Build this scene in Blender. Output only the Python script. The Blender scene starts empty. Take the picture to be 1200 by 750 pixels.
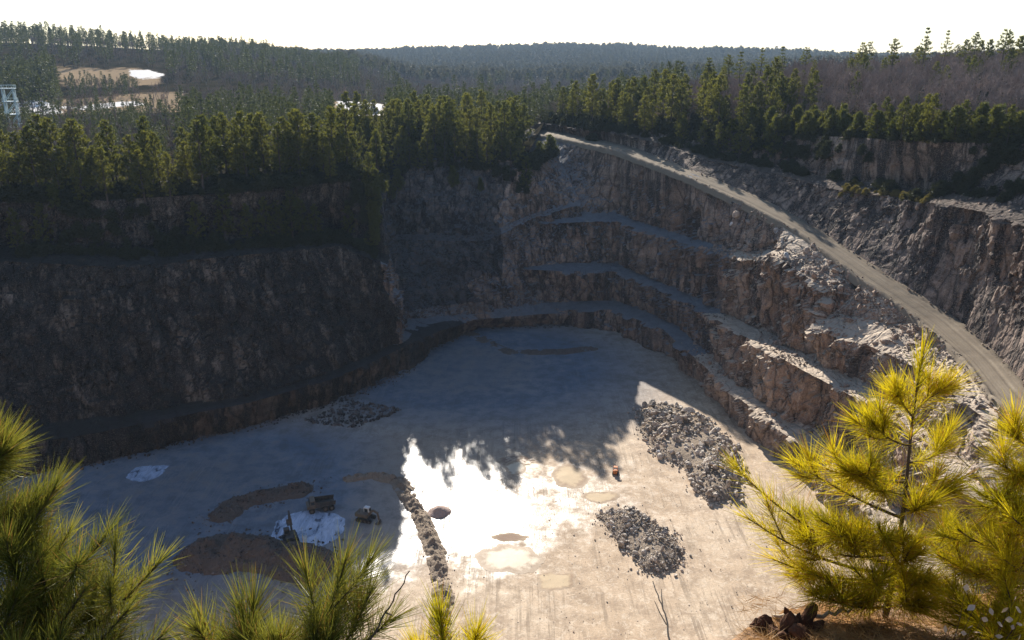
import bpy, math, random
import numpy as np
from mathutils import Vector, Matrix
from mathutils.bvhtree import BVHTree

random.seed(7)
rng = np.random.default_rng(7)
R = math.radians
sc = bpy.context.scene
COL = sc.collection

# ------------------------------------------------------------------ camera
PITCH = 17.9
FPX = 942.0                      # focal length for a 1200 px wide picture
cam_d = bpy.data.cameras.new('camera')
cam = bpy.data.objects.new('camera', cam_d)
COL.objects.link(cam)
cam.location = (0, 0, 0)
cam.rotation_euler = (R(90 - PITCH), 0, 0)
cam_d.sensor_width = 36.0
cam_d.lens = 36.0 * FPX / 1200.0
cam_d.clip_start = 0.05
cam_d.clip_end = 20000
sc.camera = cam

# ------------------------------------------------------------------ light
SUN_EL, SUN_AZ = 28.0, -9.5      # azimuth measured from +Y towards +X
world = bpy.data.worlds.new('World')
sc.world = world
world.use_nodes = True
wn = world.node_tree
bg = wn.nodes['Background']
sky = wn.nodes.new('ShaderNodeTexSky')
sky.sky_type = 'NISHITA'
sky.sun_disc = False
sky.sun_elevation = R(SUN_EL)
sky.sun_rotation = R(SUN_AZ)
sky.air_density = 1.0
sky.dust_density = 0.3
sky.ozone_density = 1.6
wn.links.new(sky.outputs['Color'], bg.inputs['Color'])
bg.inputs['Strength'].default_value = 0.085
sun_d = bpy.data.lights.new('sun', 'SUN')
sun_d.energy = 5.0
sun_d.angle = R(0.5)
sun_d.color = (1.0, 0.94, 0.85)
sun = bpy.data.objects.new('sun', sun_d)
COL.objects.link(sun)
sd = Vector((math.sin(R(SUN_AZ)) * math.cos(R(SUN_EL)), math.cos(R(SUN_AZ)) * math.cos(R(SUN_EL)), math.sin(R(SUN_EL))))
sun.rotation_euler = sd.to_track_quat('Z', 'Y').to_euler()
sun.location = sd * 500

sc.view_settings.view_transform = 'Standard'
sc.view_settings.look = 'None'
sc.view_settings.exposure = 1.0
sc.view_settings.gamma = 1.0
sc.view_settings.use_curve_mapping = False
cy = sc.cycles
cy.max_bounces = 6
cy.diffuse_bounces = 3
cy.glossy_bounces = 2
cy.transmission_bounces = 2
cy.transparent_max_bounces = 8
cy.volume_bounces = 0
cy.use_denoising = True

# ------------------------------------------------------------------ survey helper
cp, sp = math.cos(R(PITCH)), math.sin(R(PITCH))
def ray(px, py):
    u, v = (px - 600) / FPX, (375 - py) / FPX
    return np.array([u, cp + v * sp, -sp + v * cp])
def P(px, py, z):                # point of the place seen at (px, py) whose height is z
    r = ray(px, py)
    return r * (z / r[2])
def PD(px, py, d):               # ... whose depth along the view axis is d
    return ray(px, py) * d
FLOOR = -75.0

# ------------------------------------------------------------------ numpy noise
def _h(x, y, z, s):
    n = (x * 374761393 + y * 668265263 + z * 2147483647 + s * 974634541) & 0xFFFFFFFF
    n = ((n ^ (n >> 13)) * 1274126177) & 0xFFFFFFFF
    n = ((n ^ (n >> 15)) * 2246822519) & 0xFFFFFFFF
    return ((n ^ (n >> 16)) & 0xFFFFFF) / float(0xFFFFFF)
def vnoise(p, s=0):
    f = np.floor(p); i = f.astype(np.int64); t = p - f; t = t * t * (3 - 2 * t)
    out = 0
    for a in (0, 1):
        wa = t[:, 0] if a else 1 - t[:, 0]
        for b in (0, 1):
            wb = t[:, 1] if b else 1 - t[:, 1]
            for c in (0, 1):
                wc = t[:, 2] if c else 1 - t[:, 2]
                out = out + wa * wb * wc * _h(i[:, 0] + a, i[:, 1] + b, i[:, 2] + c, s)
    return out * 2 - 1
def fbm(p, oct=4, s=0, gain=0.5):
    p = np.asarray(p, float); a, r = 1.0, 0
    for k in range(oct):
        r = r + a * vnoise(p, s + k * 17); a *= gain; p = p * 2.03 + 11.3
    return r
def blocks(p, s=0):              # nearest-cell random value: joint-bounded blocks of rock
    f = np.floor(p).astype(np.int64)
    best = np.full(len(p), 1e9); val = np.zeros(len(p))
    for a in (-1, 0, 1):
        for b in (-1, 0, 1):
            for c in (-1, 0, 1):
                i = f + np.array([a, b, c])
                q = np.stack([i[:, 0] + _h(i[:, 0], i[:, 1], i[:, 2], s), i[:, 1] + _h(i[:, 0], i[:, 1], i[:, 2], s + 1),
                              i[:, 2] + _h(i[:, 0], i[:, 1], i[:, 2], s + 2)], 1)
                d = ((p - q) ** 2).sum(1)
                m = d < best
                best[m] = d[m]; val[m] = _h(i[:, 0], i[:, 1], i[:, 2], s + 3)[m]
    return val * 2 - 1, np.sqrt(best)

# ------------------------------------------------------------------ object helpers
def tag(o, label=None, cat=None, group=None, kind=None):
    if label: o['label'] = label
    if cat: o['category'] = cat
    if group: o['group'] = group
    if kind: o['kind'] = kind
    return o
def mesh(name, V, F, m=None, smooth=False, mi=None):
    """one mesh from numpy vertices and faces (quads, triangles or a list mixing them)"""
    me = bpy.data.meshes.new(name)
    V = np.ascontiguousarray(V, np.float32)
    if isinstance(F, np.ndarray):
        n, k = F.shape
        me.vertices.add(len(V)); me.vertices.foreach_set('co', V.ravel())
        me.loops.add(n * k); me.loops.foreach_set('vertex_index', np.ascontiguousarray(F, np.int32).ravel())
        me.polygons.add(n); me.polygons.foreach_set('loop_start', np.arange(0, n * k, k, dtype=np.int32))
        me.update(calc_edges=True)
    else:
        me.from_pydata(V.tolist(), [], F); me.update()
    me.polygons.foreach_set('use_smooth', np.full(len(me.polygons), smooth))
    for mm in (m if isinstance(m, (list, tuple)) else [m]):
        if mm: me.materials.append(mm)
    if mi is not None: me.polygons.foreach_set('material_index', np.asarray(mi, np.int32))
    return me
def link(name, me, parent=None, loc=None):
    o = bpy.data.objects.new(name, me); COL.objects.link(o)
    if parent: o.parent = parent
    if loc is not None: o.location = loc
    return o
def empty(name, loc, rz=0):
    o = bpy.data.objects.new(name, None); COL.objects.link(o)
    o.location = loc; o.rotation_euler = (0, 0, rz); o.empty_display_size = 0.3
    return o
def grid_faces(nr, nc):
    a = (np.arange(nr - 1)[:, None] * nc + np.arange(nc - 1)[None, :]).ravel()
    return np.stack([a, a + 1, a + nc + 1, a + nc], 1)
def grid_normals(G):
    du = np.gradient(G, axis=1); dv = np.gradient(G, axis=0)
    n = np.cross(du, dv); n /= np.linalg.norm(n, axis=2, keepdims=True) + 1e-9
    return n

# ------------------------------------------------------------------ materials
class N:
    def __init__(s, name):
        s.m = bpy.data.materials.new(name); s.m.use_nodes = True
        s.t = s.m.node_tree; s.t.nodes.clear()
        s.out = s.t.nodes.new('ShaderNodeOutputMaterial')
    def n(s, typ, **kw):
        x = s.t.nodes.new('ShaderNode' + typ)
        for k, v in kw.items():
            if hasattr(x, k) and k not in x.inputs: setattr(x, k, v)
            else: s.set(x.inputs[k], v)
        return x
    def set(s, inp, v):
        if isinstance(v, bpy.types.NodeSocket): s.t.links.new(v, inp)
        elif isinstance(v, bpy.types.Node): s.t.links.new(v.outputs[0], inp)
        elif isinstance(v, (tuple, list)) and len(v) == 3 and inp.type == 'RGBA': inp.default_value = (*v, 1)
        else: inp.default_value = v
    def pos(s, scale=(1, 1, 1), obj=False):
        src = s.n('TexCoord').outputs['Object'] if obj else s.n('NewGeometry').outputs['Position']
        mp = s.n('Mapping'); s.set(mp.inputs['Vector'], src); mp.inputs['Scale'].default_value = scale
        return mp.outputs[0]
    def noise(s, scale, vec, detail=4, rough=0.55, dist=0.0):
        x = s.n('TexNoise'); s.set(x.inputs['Vector'], vec); x.inputs['Scale'].default_value = scale
        x.inputs['Detail'].default_value = detail; x.inputs['Roughness'].default_value = rough
        x.inputs['Distortion'].default_value = dist
        return x.outputs['Fac']
    def ramp(s, fac, stops):
        x = s.n('ValToRGB'); s.set(x.inputs[0], fac); e = x.color_ramp.elements
        while len(e) < len(stops): e.new(0.5)
        for k, (p, c) in enumerate(stops):
            e[k].position = p; e[k].color = (c, c, c, 1) if isinstance(c, (int, float)) else (*c, 1)
        return x.outputs[0]
    def mix(s, f, a, b, blend='MIX'):
        x = s.n('Mix', data_type='RGBA', blend_type=blend)
        s.set(x.inputs[0], f); s.set(x.inputs[6], a); s.set(x.inputs[7], b)
        return x.outputs[2]
    def math(s, op, a, b=0.0, clamp=False):
        x = s.n('Math', operation=op, use_clamp=clamp); s.set(x.inputs[0], a); s.set(x.inputs[1], b)
        return x.outputs[0]
    def bump(s, h, strength, dist, normal=None):
        x = s.n('Bump'); x.inputs['Strength'].default_value = strength; x.inputs['Distance'].default_value = dist
        s.set(x.inputs['Height'], h)
        if normal is not None: s.set(x.inputs['Normal'], normal)
        return x.outputs[0]
    def bsdf(s, col, rough=0.9, normal=None, spec=0.3, metal=0.0):
        b = s.n('BsdfPrincipled'); s.set(b.inputs['Base Color'], col); s.set(b.inputs['Roughness'], rough)
        b.inputs['Specular IOR Level'].default_value = spec; b.inputs['Metallic'].default_value = metal
        if normal is not None: s.set(b.inputs['Normal'], normal)
        return b
    def done(s, sh, disp=None):
        s.t.links.new(sh.outputs[0] if isinstance(sh, bpy.types.Node) else sh, s.out.inputs['Surface'])
        return s.m

def rock_mat(name, pale, mid, dark, flat, stain=0.5, flat_lo=0.55, streak=1.0, bias=0.0, ss=(0.9, 0.07)):
    k = N(name); p = k.pos()
    big = k.noise(0.06, p, 5); med = k.noise(0.45, p, 6, 0.65); fine = k.noise(2.6, p, 5, 0.7)
    warp = k.n('Mix', data_type='RGBA', blend_type='ADD'); warp.inputs[0].default_value = 0.9
    k.set(warp.inputs[6], p); k.set(warp.inputs[7], k.n('TexNoise', Vector=p, Scale=0.35).outputs['Color'])
    def stretched(sx, sz, det=5, rough=0.62):
        mp = k.n('Mapping'); k.set(mp.inputs['Vector'], warp.outputs[2]); mp.inputs['Scale'].default_value = (sx, sx, sz)
        return k.noise(1.0, mp.outputs[0], det, rough)
    strk = stretched(0.42, 0.035); strk2 = stretched(*ss); beds = stretched(0.04, 0.45, 4, 0.6)
    # pale and darker panels of rock, taller than wide
    c = k.mix(k.ramp(k.math('ADD', k.math('MULTIPLY', strk2, 0.55 * streak), k.math('MULTIPLY', med, 1 - 0.55 * streak)), [(0.42 + bias, 0), (0.58 + bias, 1)]), mid, pale)
    c = k.mix(k.ramp(big, [(0.4, 0), (0.62, 0.8)]), c, tuple(a * b for a, b in zip(mid, (1.0, 0.84, 0.72))))
    c = k.mix(k.math('MULTIPLY', k.ramp(beds, [(0.51, 0), (0.55, 1)]), 0.45), c, tuple(0.4 * v for v in mid))
    st = k.math('MULTIPLY', k.ramp(strk, [(0.47, 0), (0.55, 1)]), k.ramp(k.noise(0.045, p, 4, 0.6), [(0.56 - 0.25 * stain, 0), (0.66 - 0.25 * stain, 1)]))
    c = k.mix(k.math('MULTIPLY', st, 0.95), c, dark)
    c = k.mix(k.ramp(fine, [(0.36, 0.55), (0.48, 0)]), c, tuple(0.35 * v for v in mid))
    mp = k.n('Mapping'); k.set(mp.inputs['Vector'], warp.outputs[2]); mp.inputs['Scale'].default_value = (0.30, 0.30, 0.11)
    crk = k.n('TexVoronoi', feature='DISTANCE_TO_EDGE'); k.set(crk.inputs['Vector'], mp.outputs[0]); crk.inputs['Scale'].default_value = 1.0
    c = k.mix(k.ramp(crk.outputs['Distance'], [(0.0, 0.85), (0.05, 0.3), (0.09, 0)]), c, tuple(0.18 * v for v in mid))
    xf = k.noise(5.0, p, 4, 0.7)
    c = k.mix(k.ramp(xf, [(0.5, 0.0), (0.68, 0.5)]), c, tuple(min(0.8, 1.4 * v) for v in pale))
    nz = k.n('SeparateXYZ'); k.set(nz.inputs[0], k.n('NewGeometry').outputs['Normal'])
    fl = k.ramp(k.math('ADD', nz.outputs[2], k.math('MULTIPLY', k.math('SUBTRACT', fine, 0.5), 0.4)), [(flat_lo, 0), (flat_lo + 0.2, 1)])
    fc = k.mix(k.ramp(med, [(0.35, 0), (0.65, 1)]), flat, tuple(v * 0.75 for v in flat))
    c = k.mix(fl, c, fc)
    hgt = k.math('ADD', k.math('MULTIPLY', strk2, 0.8), k.math('ADD', k.math('MULTIPLY', fine, 0.3), k.math('MULTIPLY', k.ramp(crk.outputs['Distance'], [(0, 0), (0.08, 1)]), 0.4)))
    return k.done(k.bsdf(c, 0.92, k.bump(hgt, 0.8, 0.8), 0.2))

M = {}
M['rock'] = rock_mat('quarry_rock', (0.52, 0.395, 0.30), (0.27, 0.195, 0.148), (0.045, 0.04, 0.04), (0.52, 0.42, 0.32), 0.45)
M['rock_dark'] = rock_mat('shade_toned_stained_rock', (0.24, 0.195, 0.155), (0.034, 0.028, 0.025), (0.005, 0.005, 0.006), (0.04, 0.035, 0.03), 0.7, 0.55, 1.5, 0.045, (0.34, 0.022))  # stains, plus the left wall's shade put into a near-black base colour
M['rock_back'] = rock_mat('grey_rock', (0.42, 0.315, 0.245), (0.18, 0.132, 0.104), (0.016, 0.015, 0.017), (0.19, 0.195, 0.21), 0.55)
M['rock_recess'] = rock_mat('shade_toned_recess_rock', (0.20, 0.165, 0.145), (0.065, 0.056, 0.053), (0.012, 0.012, 0.015), (0.10, 0.10, 0.105), 0.7)  # the recess's shadow is worked into these darker base colours
M['rock_brown'] = rock_mat('brown_bench_rock', (0.20, 0.148, 0.105), (0.082, 0.060, 0.044), (0.012, 0.011, 0.010), (0.05, 0.044, 0.042), 0.6)
M['rock_upper'] = rock_mat('brown_rock', (0.36, 0.275, 0.22), (0.15, 0.114, 0.094), (0.009, 0.009, 0.011), (0.11, 0.084, 0.066), 0.9, 0.75)

def soil_mat():
    k = N('forest_soil'); p = k.pos()
    c = k.ramp(k.noise(0.08, p, 6, 0.65), [(0.3, (0.016, 0.017, 0.009)), (0.5, (0.03, 0.026, 0.017)), (0.74, (0.062, 0.045, 0.033))])
    a = k.n('Attribute', attribute_name='bare'); b = k.n('Attribute', attribute_name='pale')
    brk = k.noise(0.12, p, 5, 0.7)
    tan = k.mix(k.noise(0.2, p, 5), (0.34, 0.24, 0.15), (0.25, 0.19, 0.12))
    c = k.mix(k.ramp(k.math('ADD', a.outputs['Fac'], k.math('MULTIPLY', k.math('SUBTRACT', brk, 0.5), 0.9)), [(0.42, 0), (0.58, 1)]), c, tan)
    c = k.mix(k.ramp(k.math('ADD', b.outputs['Fac'], k.math('MULTIPLY', k.math('SUBTRACT', brk, 0.5), 0.9)), [(0.45, 0), (0.55, 1)]), c, (0.78, 0.74, 0.70))
    return k.done(k.bsdf(c, 0.95, k.bump(k.noise(1.5, p, 6, 0.7), 0.8, 0.5), 0.0))
M['soil'] = soil_mat()

def floor_mat():
    k = N('wet_quarry_floor'); p = k.pos()
    big = k.noise(0.045, p, 6, 0.6, 0.5); med = k.noise(0.35, p, 7, 0.68); fine = k.noise(3.0, p, 5, 0.7); grit = k.noise(9.0, p, 3, 0.7)
    def ruts(ang, sc_, dist):
        mp = k.n('Mapping'); k.set(mp.inputs['Vector'], k.n('NewGeometry').outputs['Position']); mp.inputs['Rotation'].default_value = (0, 0, ang); mp.inputs['Scale'].default_value = (sc_, 0.02, 1)
        return k.noise(1.0, mp.outputs[0], 4, 0.7, dist)
    r1 = k.ramp(ruts(0.5, 1.3, 0.5), [(0.52, 0), (0.62, 1)]); r2 = k.ramp(ruts(-0.35, 1.1, 0.7), [(0.54, 0), (0.63, 1)]); r3 = k.ramp(ruts(1.25, 1.2, 0.5), [(0.54, 0), (0.63, 1)])
    zone = k.noise(0.06, k.pos((1, 1, 1)), 3, 0.5, 1.0)
    rut = k.math('MAXIMUM', k.math('MULTIPLY', r1, k.ramp(zone, [(0.5, 0), (0.6, 1)])), k.math('MAXIMUM', k.math('MULTIPLY', r2, k.ramp(zone, [(0.4, 1), (0.5, 0)])), k.math('MULTIPLY', r3, k.ramp(big, [(0.52, 0), (0.62, 1)]))))
    c = k.ramp(big, [(0.3, (0.40, 0.28, 0.17)), (0.5, (0.52, 0.385, 0.255)), (0.7, (0.62, 0.49, 0.345))])
    c = k.mix(k.ramp(med, [(0.36, 0.75), (0.56, 0)]), c, (0.27, 0.185, 0.115))
    c = k.mix(k.ramp(k.noise(0.8, p, 6, 0.75, 1.0), [(0.52, 0), (0.60, 0.6)]), c, (0.66, 0.54, 0.40))
    c = k.mix(k.math('MULTIPLY', rut, 0.7), c, (0.25, 0.18, 0.115))
    c = k.mix(k.ramp(fine, [(0.33, 0.5), (0.5, 0)]), c, (0.2, 0.145, 0.10))
    c = k.mix(k.ramp(grit, [(0.35, 0.5), (0.45, 0)]), c, (0.15, 0.115, 0.085))
    w = k.n('Attribute', attribute_name='wet').outputs['Fac']
    wn_ = k.math('ADD', k.math('MULTIPLY', k.math('SUBTRACT', big, 0.5), 0.8), k.math('MULTIPLY', k.math('SUBTRACT', med, 0.5), 1.6))
    wet = k.ramp(k.math('ADD', w, wn_), [(0.34, 0), (0.72, 1)])
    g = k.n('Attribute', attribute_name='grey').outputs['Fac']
    shade_c = k.mix(k.ramp(big, [(0.38, 0), (0.62, 1)]), (0.115, 0.15, 0.20), (0.175, 0.215, 0.27))  # bluish shade and reflected sky put into the floor colour
    shade_c = k.mix(k.ramp(med, [(0.38, 0.6), (0.55, 0)]), shade_c, (0.085, 0.09, 0.10))
    shade_c = k.mix(k.math('MULTIPLY', rut, 0.4), shade_c, (0.23, 0.24, 0.25))
    c = k.mix(g, c, shade_c)
    c = k.mix(k.math('MULTIPLY', wet, 0.45), c, (0.25, 0.19, 0.13))
    rough = k.math('SUBTRACT', 0.85, k.math('MULTIPLY', wet, 0.49))
    nrm = k.bump(k.math('ADD', k.math('MULTIPLY', med, 0.6), k.math('SUBTRACT', k.math('MULTIPLY', fine, 0.3), k.math('MULTIPLY', rut, 0.35))), 0.6, 0.25)
    return k.done(k.bsdf(c, rough, nrm, 0.5))
M['floor'] = floor_mat()

# ------------------------------------------------------------------ lofted rock terrain
def loft(rows, T, sub, amp, blk, seed, hdir=None, smooth=2):
    """rows: lists of (t, x, y, z); T: dense parameter; sub: rows between neighbours"""
    dense = []
    for r in rows:
        r = np.array(r, float)
        q = np.stack([np.interp(T, r[:, 0], r[:, k]) for k in (1, 2, 3)], 1)
        for _ in range(smooth * 4):
            q[1:-1] = 0.25 * q[:-2] + 0.5 * q[1:-1] + 0.25 * q[2:]
        dense.append(q)
    G, W, B = [], [], []
    for i in range(len(dense) - 1):
        n = sub[i]
        for j in range(n):
            f = j / n
            G.append(dense[i] * (1 - f) + dense[i + 1] * f)
            W.append(amp[i] * (1 - f) + amp[i + 1] * f); B.append(blk[i])
    G.append(dense[-1]); W.append(amp[-1]); B.append(blk[-1])
    G = np.array(G); nr, nc, _ = G.shape
    n = grid_normals(G)
    # smooth displacement direction: mostly horizontal so benches stay level
    h = n.copy(); h[..., 2] *= 0.6
    h /= np.linalg.norm(h, axis=2, keepdims=True) + 1e-9
    p = G.reshape(-1, 3)
    W = np.repeat(np.array(W), nc); B = np.repeat(np.array(B), nc)
    flat = np.clip(np.abs(n[..., 2]).ravel(), 0, 1)
    jit = np.stack([fbm(p * 0.3, 3, seed + 5), fbm(p * 0.3, 3, seed + 6), fbm(p * 0.3, 3, seed + 7)], 1)
    b1, _ = blocks((p + jit * 1.2) * np.array([0.23, 0.23, 0.13]), seed)
    b2, _ = blocks((p + jit * 0.5) * np.array([0.6, 0.6, 0.42]), seed + 40)
    b3, _ = blocks((p + jit * 0.3) * np.array([1.5, 1.5, 1.2]), seed + 80)
    b4, _ = blocks((p + jit * 0.6) * np.array([0.3, 0.3, 0.045]), seed + 120)
    d = 1.25 * b4 + 1.5 * fbm(p * np.array([0.07, 0.07, 0.05]), 4, seed + 1) + 1.2 * b1 + 0.7 * b2 + 0.22 * b3 + 0.12 * fbm(p * 0.9, 3, seed + 2)
    fl = 0.25 * fbm(p * 0.35, 4, seed + 3) + 0.16 * b3 * np.clip(fbm(p * 0.15, 2, seed + 4) + 0.4, 0, 1)
    disp = (d * (1 - flat) * B + fl * np.maximum(flat, 0.25)) * W
    V = p + h.reshape(-1, 3) * disp[:, None]
    return V, grid_faces(nr, nc), (nr, nc)
ALL_BVH = []
def terrain(name, V, F, m, label, cat='rock face', smooth=False):
    o = link(name, mesh(name, V, F, m, smooth))
    tag(o, label, cat, kind='structure')
    bv = BVHTree.FromPolygons([tuple(v) for v in V], [tuple(int(i) for i in f) for f in F])
    ALL_BVH.append((name, bv))
    return o
def pts(L):                      # (t, px, py, z) survey rows to (t, x, y, z)
    return [(t, *P(px, py, z)) for t, px, py, z in L]

# left cliff, its corner and the recess behind it up to the promontory
lr = [
    [(0, -170, 70, -77), (1, -130, 105, -77)] + pts([(2, 0, 580, -77), (3, 120, 550, -77), (4, 300, 506, -77), (5, 400, 476, -77), (6, 478, 442, -77), (6.25, 503, 416, -77), (7.4, 560, 389, -77), (8.2, 640, 388, -77), (9, 700, 384, -77)]),
    [(0, -171, 72, -68), (1, -131, 107, -68)] + pts([(2, 0, 525, -69), (3, 120, 506, -68.8), (4, 300, 470, -68.5), (5, 400, 441, -68.5), (6, 492, 398, -69), (6.25, 515, 388, -69.5), (7.4, 562, 374, -70.5), (8.2, 635, 368, -71), (9, 700, 366, -71)]),
    [(0, -174, 75, -67.5), (1, -134, 110, -67.5)] + pts([(2, 0, 508, -68), (3, 120, 490, -68), (4, 300, 462, -67.8), (5, 400, 431, -67.8), (6, 470, 398, -68), (6.25, 474, 375, -68), (7.4, 556, 368, -69), (8.2, 632, 355, -69), (9, 700, 352, -69)]),
    [(0, -180, 84, -38), (1, -140, 119, -38)] + pts([(2, 0, 306, -38.5), (3, 130, 312, -40), (4, 300, 298, -41), (5, 395, 287, -42.5), (6, 456, 312, -48.0), (6.25, 462, 280, -49.5), (7.4, 565, 283, -50.5), (8.2, 628, 255, -45), (9, 680, 240, -42)]),
    [(0, -184, 90, -36), (1, -144, 125, -36)] + pts([(2, 0, 288, -37), (3, 130, 292, -38), (4, 300, 278, -39.2), (5, 390, 268, -40.5), (6, 453, 300, -46.6), (6.25, 460, 274, -48.4), (7.4, 562, 276, -49), (8.2, 626, 250, -44), (9, 680, 235, -41)]),
    [(0, -190, 98, -27), (1, -150, 133, -27)] + pts([(2, 0, 236, -27), (3, 130, 234, -28), (4, 300, 224, -28), (5, 385, 214, -28), (6, 437, 208, -28), (6.25, 446, 187, -28), (7.4, 552, 184, -28), (8.2, 618, 190, -29), (9, 650, 176, -27)]),
]
T = np.concatenate([np.linspace(0, 2, 60, endpoint=False), np.linspace(2, 5.8, 420, endpoint=False), np.linspace(5.8, 6.4, 110, endpoint=False), np.linspace(6.4, 9, 260)])
lV, lF, _ = loft(lr, T, [16, 8, 80, 12, 36], [0.8, 0.9, 1.0, 1.0, 1.0, 0.3], [0.7, 0.2, 1.0, 0.3, 1.0, 0.4], 3, smooth=1)
midx = None
left_cliff = terrain('left_cliff', lV, lF, [M['rock_dark'], M['rock_back'], M['rock_recess'], M['rock_brown']], 'stained quarry face darkened for shade, rising on the left to the pine rim')
# shade is in the colours: stained face near black, recess dark; switch beyond the corner
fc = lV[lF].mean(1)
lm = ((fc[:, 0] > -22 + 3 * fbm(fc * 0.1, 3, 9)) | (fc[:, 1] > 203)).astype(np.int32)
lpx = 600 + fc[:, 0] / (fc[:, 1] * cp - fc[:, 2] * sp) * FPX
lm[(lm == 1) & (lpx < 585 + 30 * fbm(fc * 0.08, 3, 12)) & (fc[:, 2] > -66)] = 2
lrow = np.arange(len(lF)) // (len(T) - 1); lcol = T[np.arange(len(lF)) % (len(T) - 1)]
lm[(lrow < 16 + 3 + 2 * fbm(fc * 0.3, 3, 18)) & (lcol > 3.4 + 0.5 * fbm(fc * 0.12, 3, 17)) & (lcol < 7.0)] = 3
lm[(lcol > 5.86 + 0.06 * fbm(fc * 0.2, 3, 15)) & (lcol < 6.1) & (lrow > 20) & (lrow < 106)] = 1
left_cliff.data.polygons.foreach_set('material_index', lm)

rr = [
    pts([(0, 600, 372, -77), (1, 655, 387, -77), (2, 725, 397, -77), (3, 785, 429, -77), (4, 840, 479, -77), (5, 890, 531, -77), (6.2, 940, 571, -77), (7, 1000, 648, -77), (8, 1080, 758, -77)]) + [(9, 62, 75, -77), (10, 68, 45, -77), (11, 80, 10, -77)],
    pts([(0, 600, 355, -70), (1, 665, 363, -70), (2, 717, 363, -69), (3, 777, 386, -68.3), (4, 838, 441, -69), (5, 900, 496, -69.5), (6.2, 960, 536, -69.5), (7, 1010, 590, -69), (8, 1090, 700, -68)]) + [(9, 64, 77, -67), (10, 70, 46, -67), (11, 82, 10, -67)],
    pts([(0, 600, 345, -69), (1, 670, 353, -69), (2, 722, 352, -68), (3, 790, 378, -67.6), (4, 853, 437, -68.3), (5, 923, 492, -68.8), (6.2, 992, 529, -68.8), (7, 1047, 586, -68)]) + [(8, 62, 92, -67), (9, 70, 78, -66), (10, 76, 46, -66), (11, 88, 10, -66)],
    pts([(0, 600, 315, -59), (1, 660, 318, -59), (2, 720, 318, -59), (3, 800, 350, -60), (4, 862, 388, -58.5), (5, 925, 425, -57), (6.2, 1000, 465, -57), (7, 1055, 498, -56), (8, 1130, 580, -55)]) + [(9, 71, 79, -54), (10, 78, 46, -53), (11, 90, 10, -52)],
    pts([(0, 600, 305, -58), (1, 660, 308, -58), (2, 722, 308, -58), (3, 806, 343, -59), (4, 876, 380, -58), (4.6, 908, 392, -58), (5, 918, 400, -58), (5.6, 946, 416, -57), (5.9, 975, 401, -55.5), (6.2, 957, 425, -56.5), (7, 1030, 456, -56), (8, 1090, 502, -55), (9, 1160, 570, -54)]) + [(10, 84, 50, -52), (11, 96, 12, -50)],
    pts([(0, 590, 255, -46), (1, 650, 262, -46.5), (2, 720, 259, -45.5), (3, 800, 285, -46.5), (4, 868, 306, -44), (4.5, 893, 302, -42.5), (5, 912, 302, -40), (5.6, 972, 342, -43.5), (5.9, 1003, 347, -44.6), (6.2, 951, 388, -50), (7, 1012, 402, -49.5), (8, 1085, 436, -48.5), (9, 1145, 484, -48.6)]) + [(10, 78, 60, -50), (11, 98, 15, -48)],
    pts([(0, 590, 243, -45), (1, 650, 249, -45), (2, 722, 250, -44.5), (3, 805, 277, -45.5), (4, 876, 296, -43), (4.5, 902, 293, -41.5), (5, 922, 292, -39.3), (5.6, 985, 330, -42.2), (5.9, 1006, 338, -43.6), (6.2, 978, 366, -47.3), (7, 1045, 380, -46.8), (8, 1112, 420, -47.6), (9, 1156, 478, -48.6)]) + [(10, 80, 62, -49.3), (11, 100, 16, -48)],
    pts([(0, 600, 156, -25.4), (1, 655, 164, -25.6), (2, 720, 178, -26.6), (3, 800, 208, -29.6), (4, 870, 240, -33.1), (5, 930, 272, -36.4), (5.9, 1000, 325, -41.3), (7, 1072, 376, -45.2), (8, 1125, 424, -47.3), (9, 1165, 478, -48.6)]) + [(10, 82, 64, -49), (11, 102, 17, -48)],
    pts([(0, 620, 151, -25), (1, 668, 158, -25), (2, 737, 172, -26), (3, 820, 204, -29), (4, 893, 234, -32.7), (5, 952, 266, -36.2), (5.9, 1042, 325, -41.2), (7, 1122, 376, -45.1), (8, 1176, 424, -47.2), (9, 1222, 478, -48.4)]) + [(10, 93, 60, -49), (11, 112, 15, -48)],
    pts([(0, 630, 144, -22.5), (1, 680, 150, -22), (2, 745, 160, -22.5), (3, 835, 189, -26), (4, 912, 205, -27.2), (5, 975, 221, -27.9), (5.9, 1060, 233, -27.2), (7, 1150, 247, -25.3)]) + [(8, 84, 123, -26), (9, 84, 105, -26.5), (10, 104, 70, -26), (11, 122, 15, -24)],
    pts([(0, 635, 142, -22), (1, 684, 148, -21.5), (2, 748, 156, -21.8), (3, 838, 182, -25), (4, 916, 194, -25.8), (5, 982, 210, -26.4), (5.9, 1068, 221, -26), (7, 1160, 229, -23.6)]) + [(8, 90, 126, -24.8), (9, 90, 106, -24.5), (10, 110, 72, -24), (11, 128, 16, -22)],
    pts([(0, 640, 139, -21), (1, 692, 146, -20.5), (2, 762, 149, -20), (3, 842, 154, -19), (4, 930, 158, -18.2), (5, 1000, 161, -16.8), (5.9, 1090, 166, -15.4), (7, 1215, 169, -14.5)]) + [(8, 102, 131, -14.3), (9, 103, 108, -13), (10, 120, 72, -12), (11, 134, 18, -8)],
]
T = np.concatenate([np.linspace(0, 4, 260, endpoint=False), np.linspace(4, 9, 420, endpoint=False), np.linspace(9, 11, 60)])
sub = [20, 8, 32, 9, 34, 9, 40, 12, 60, 9, 34]
amp = [0.6, 0.8, 0.7, 0.9, 0.7, 1.0, 0.9, 0.12, 0.10, 1.0, 0.9, 0.3]
blk = [0.8, 0.3, 1.0, 0.35, 1.1, 1.0, 0.9, 0.0, 0.9, 0.5, 0.6, 0.4]
rV, rF, (rnr, rnc) = loft(rr, T, sub, amp, blk, 21, smooth=1)
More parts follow.
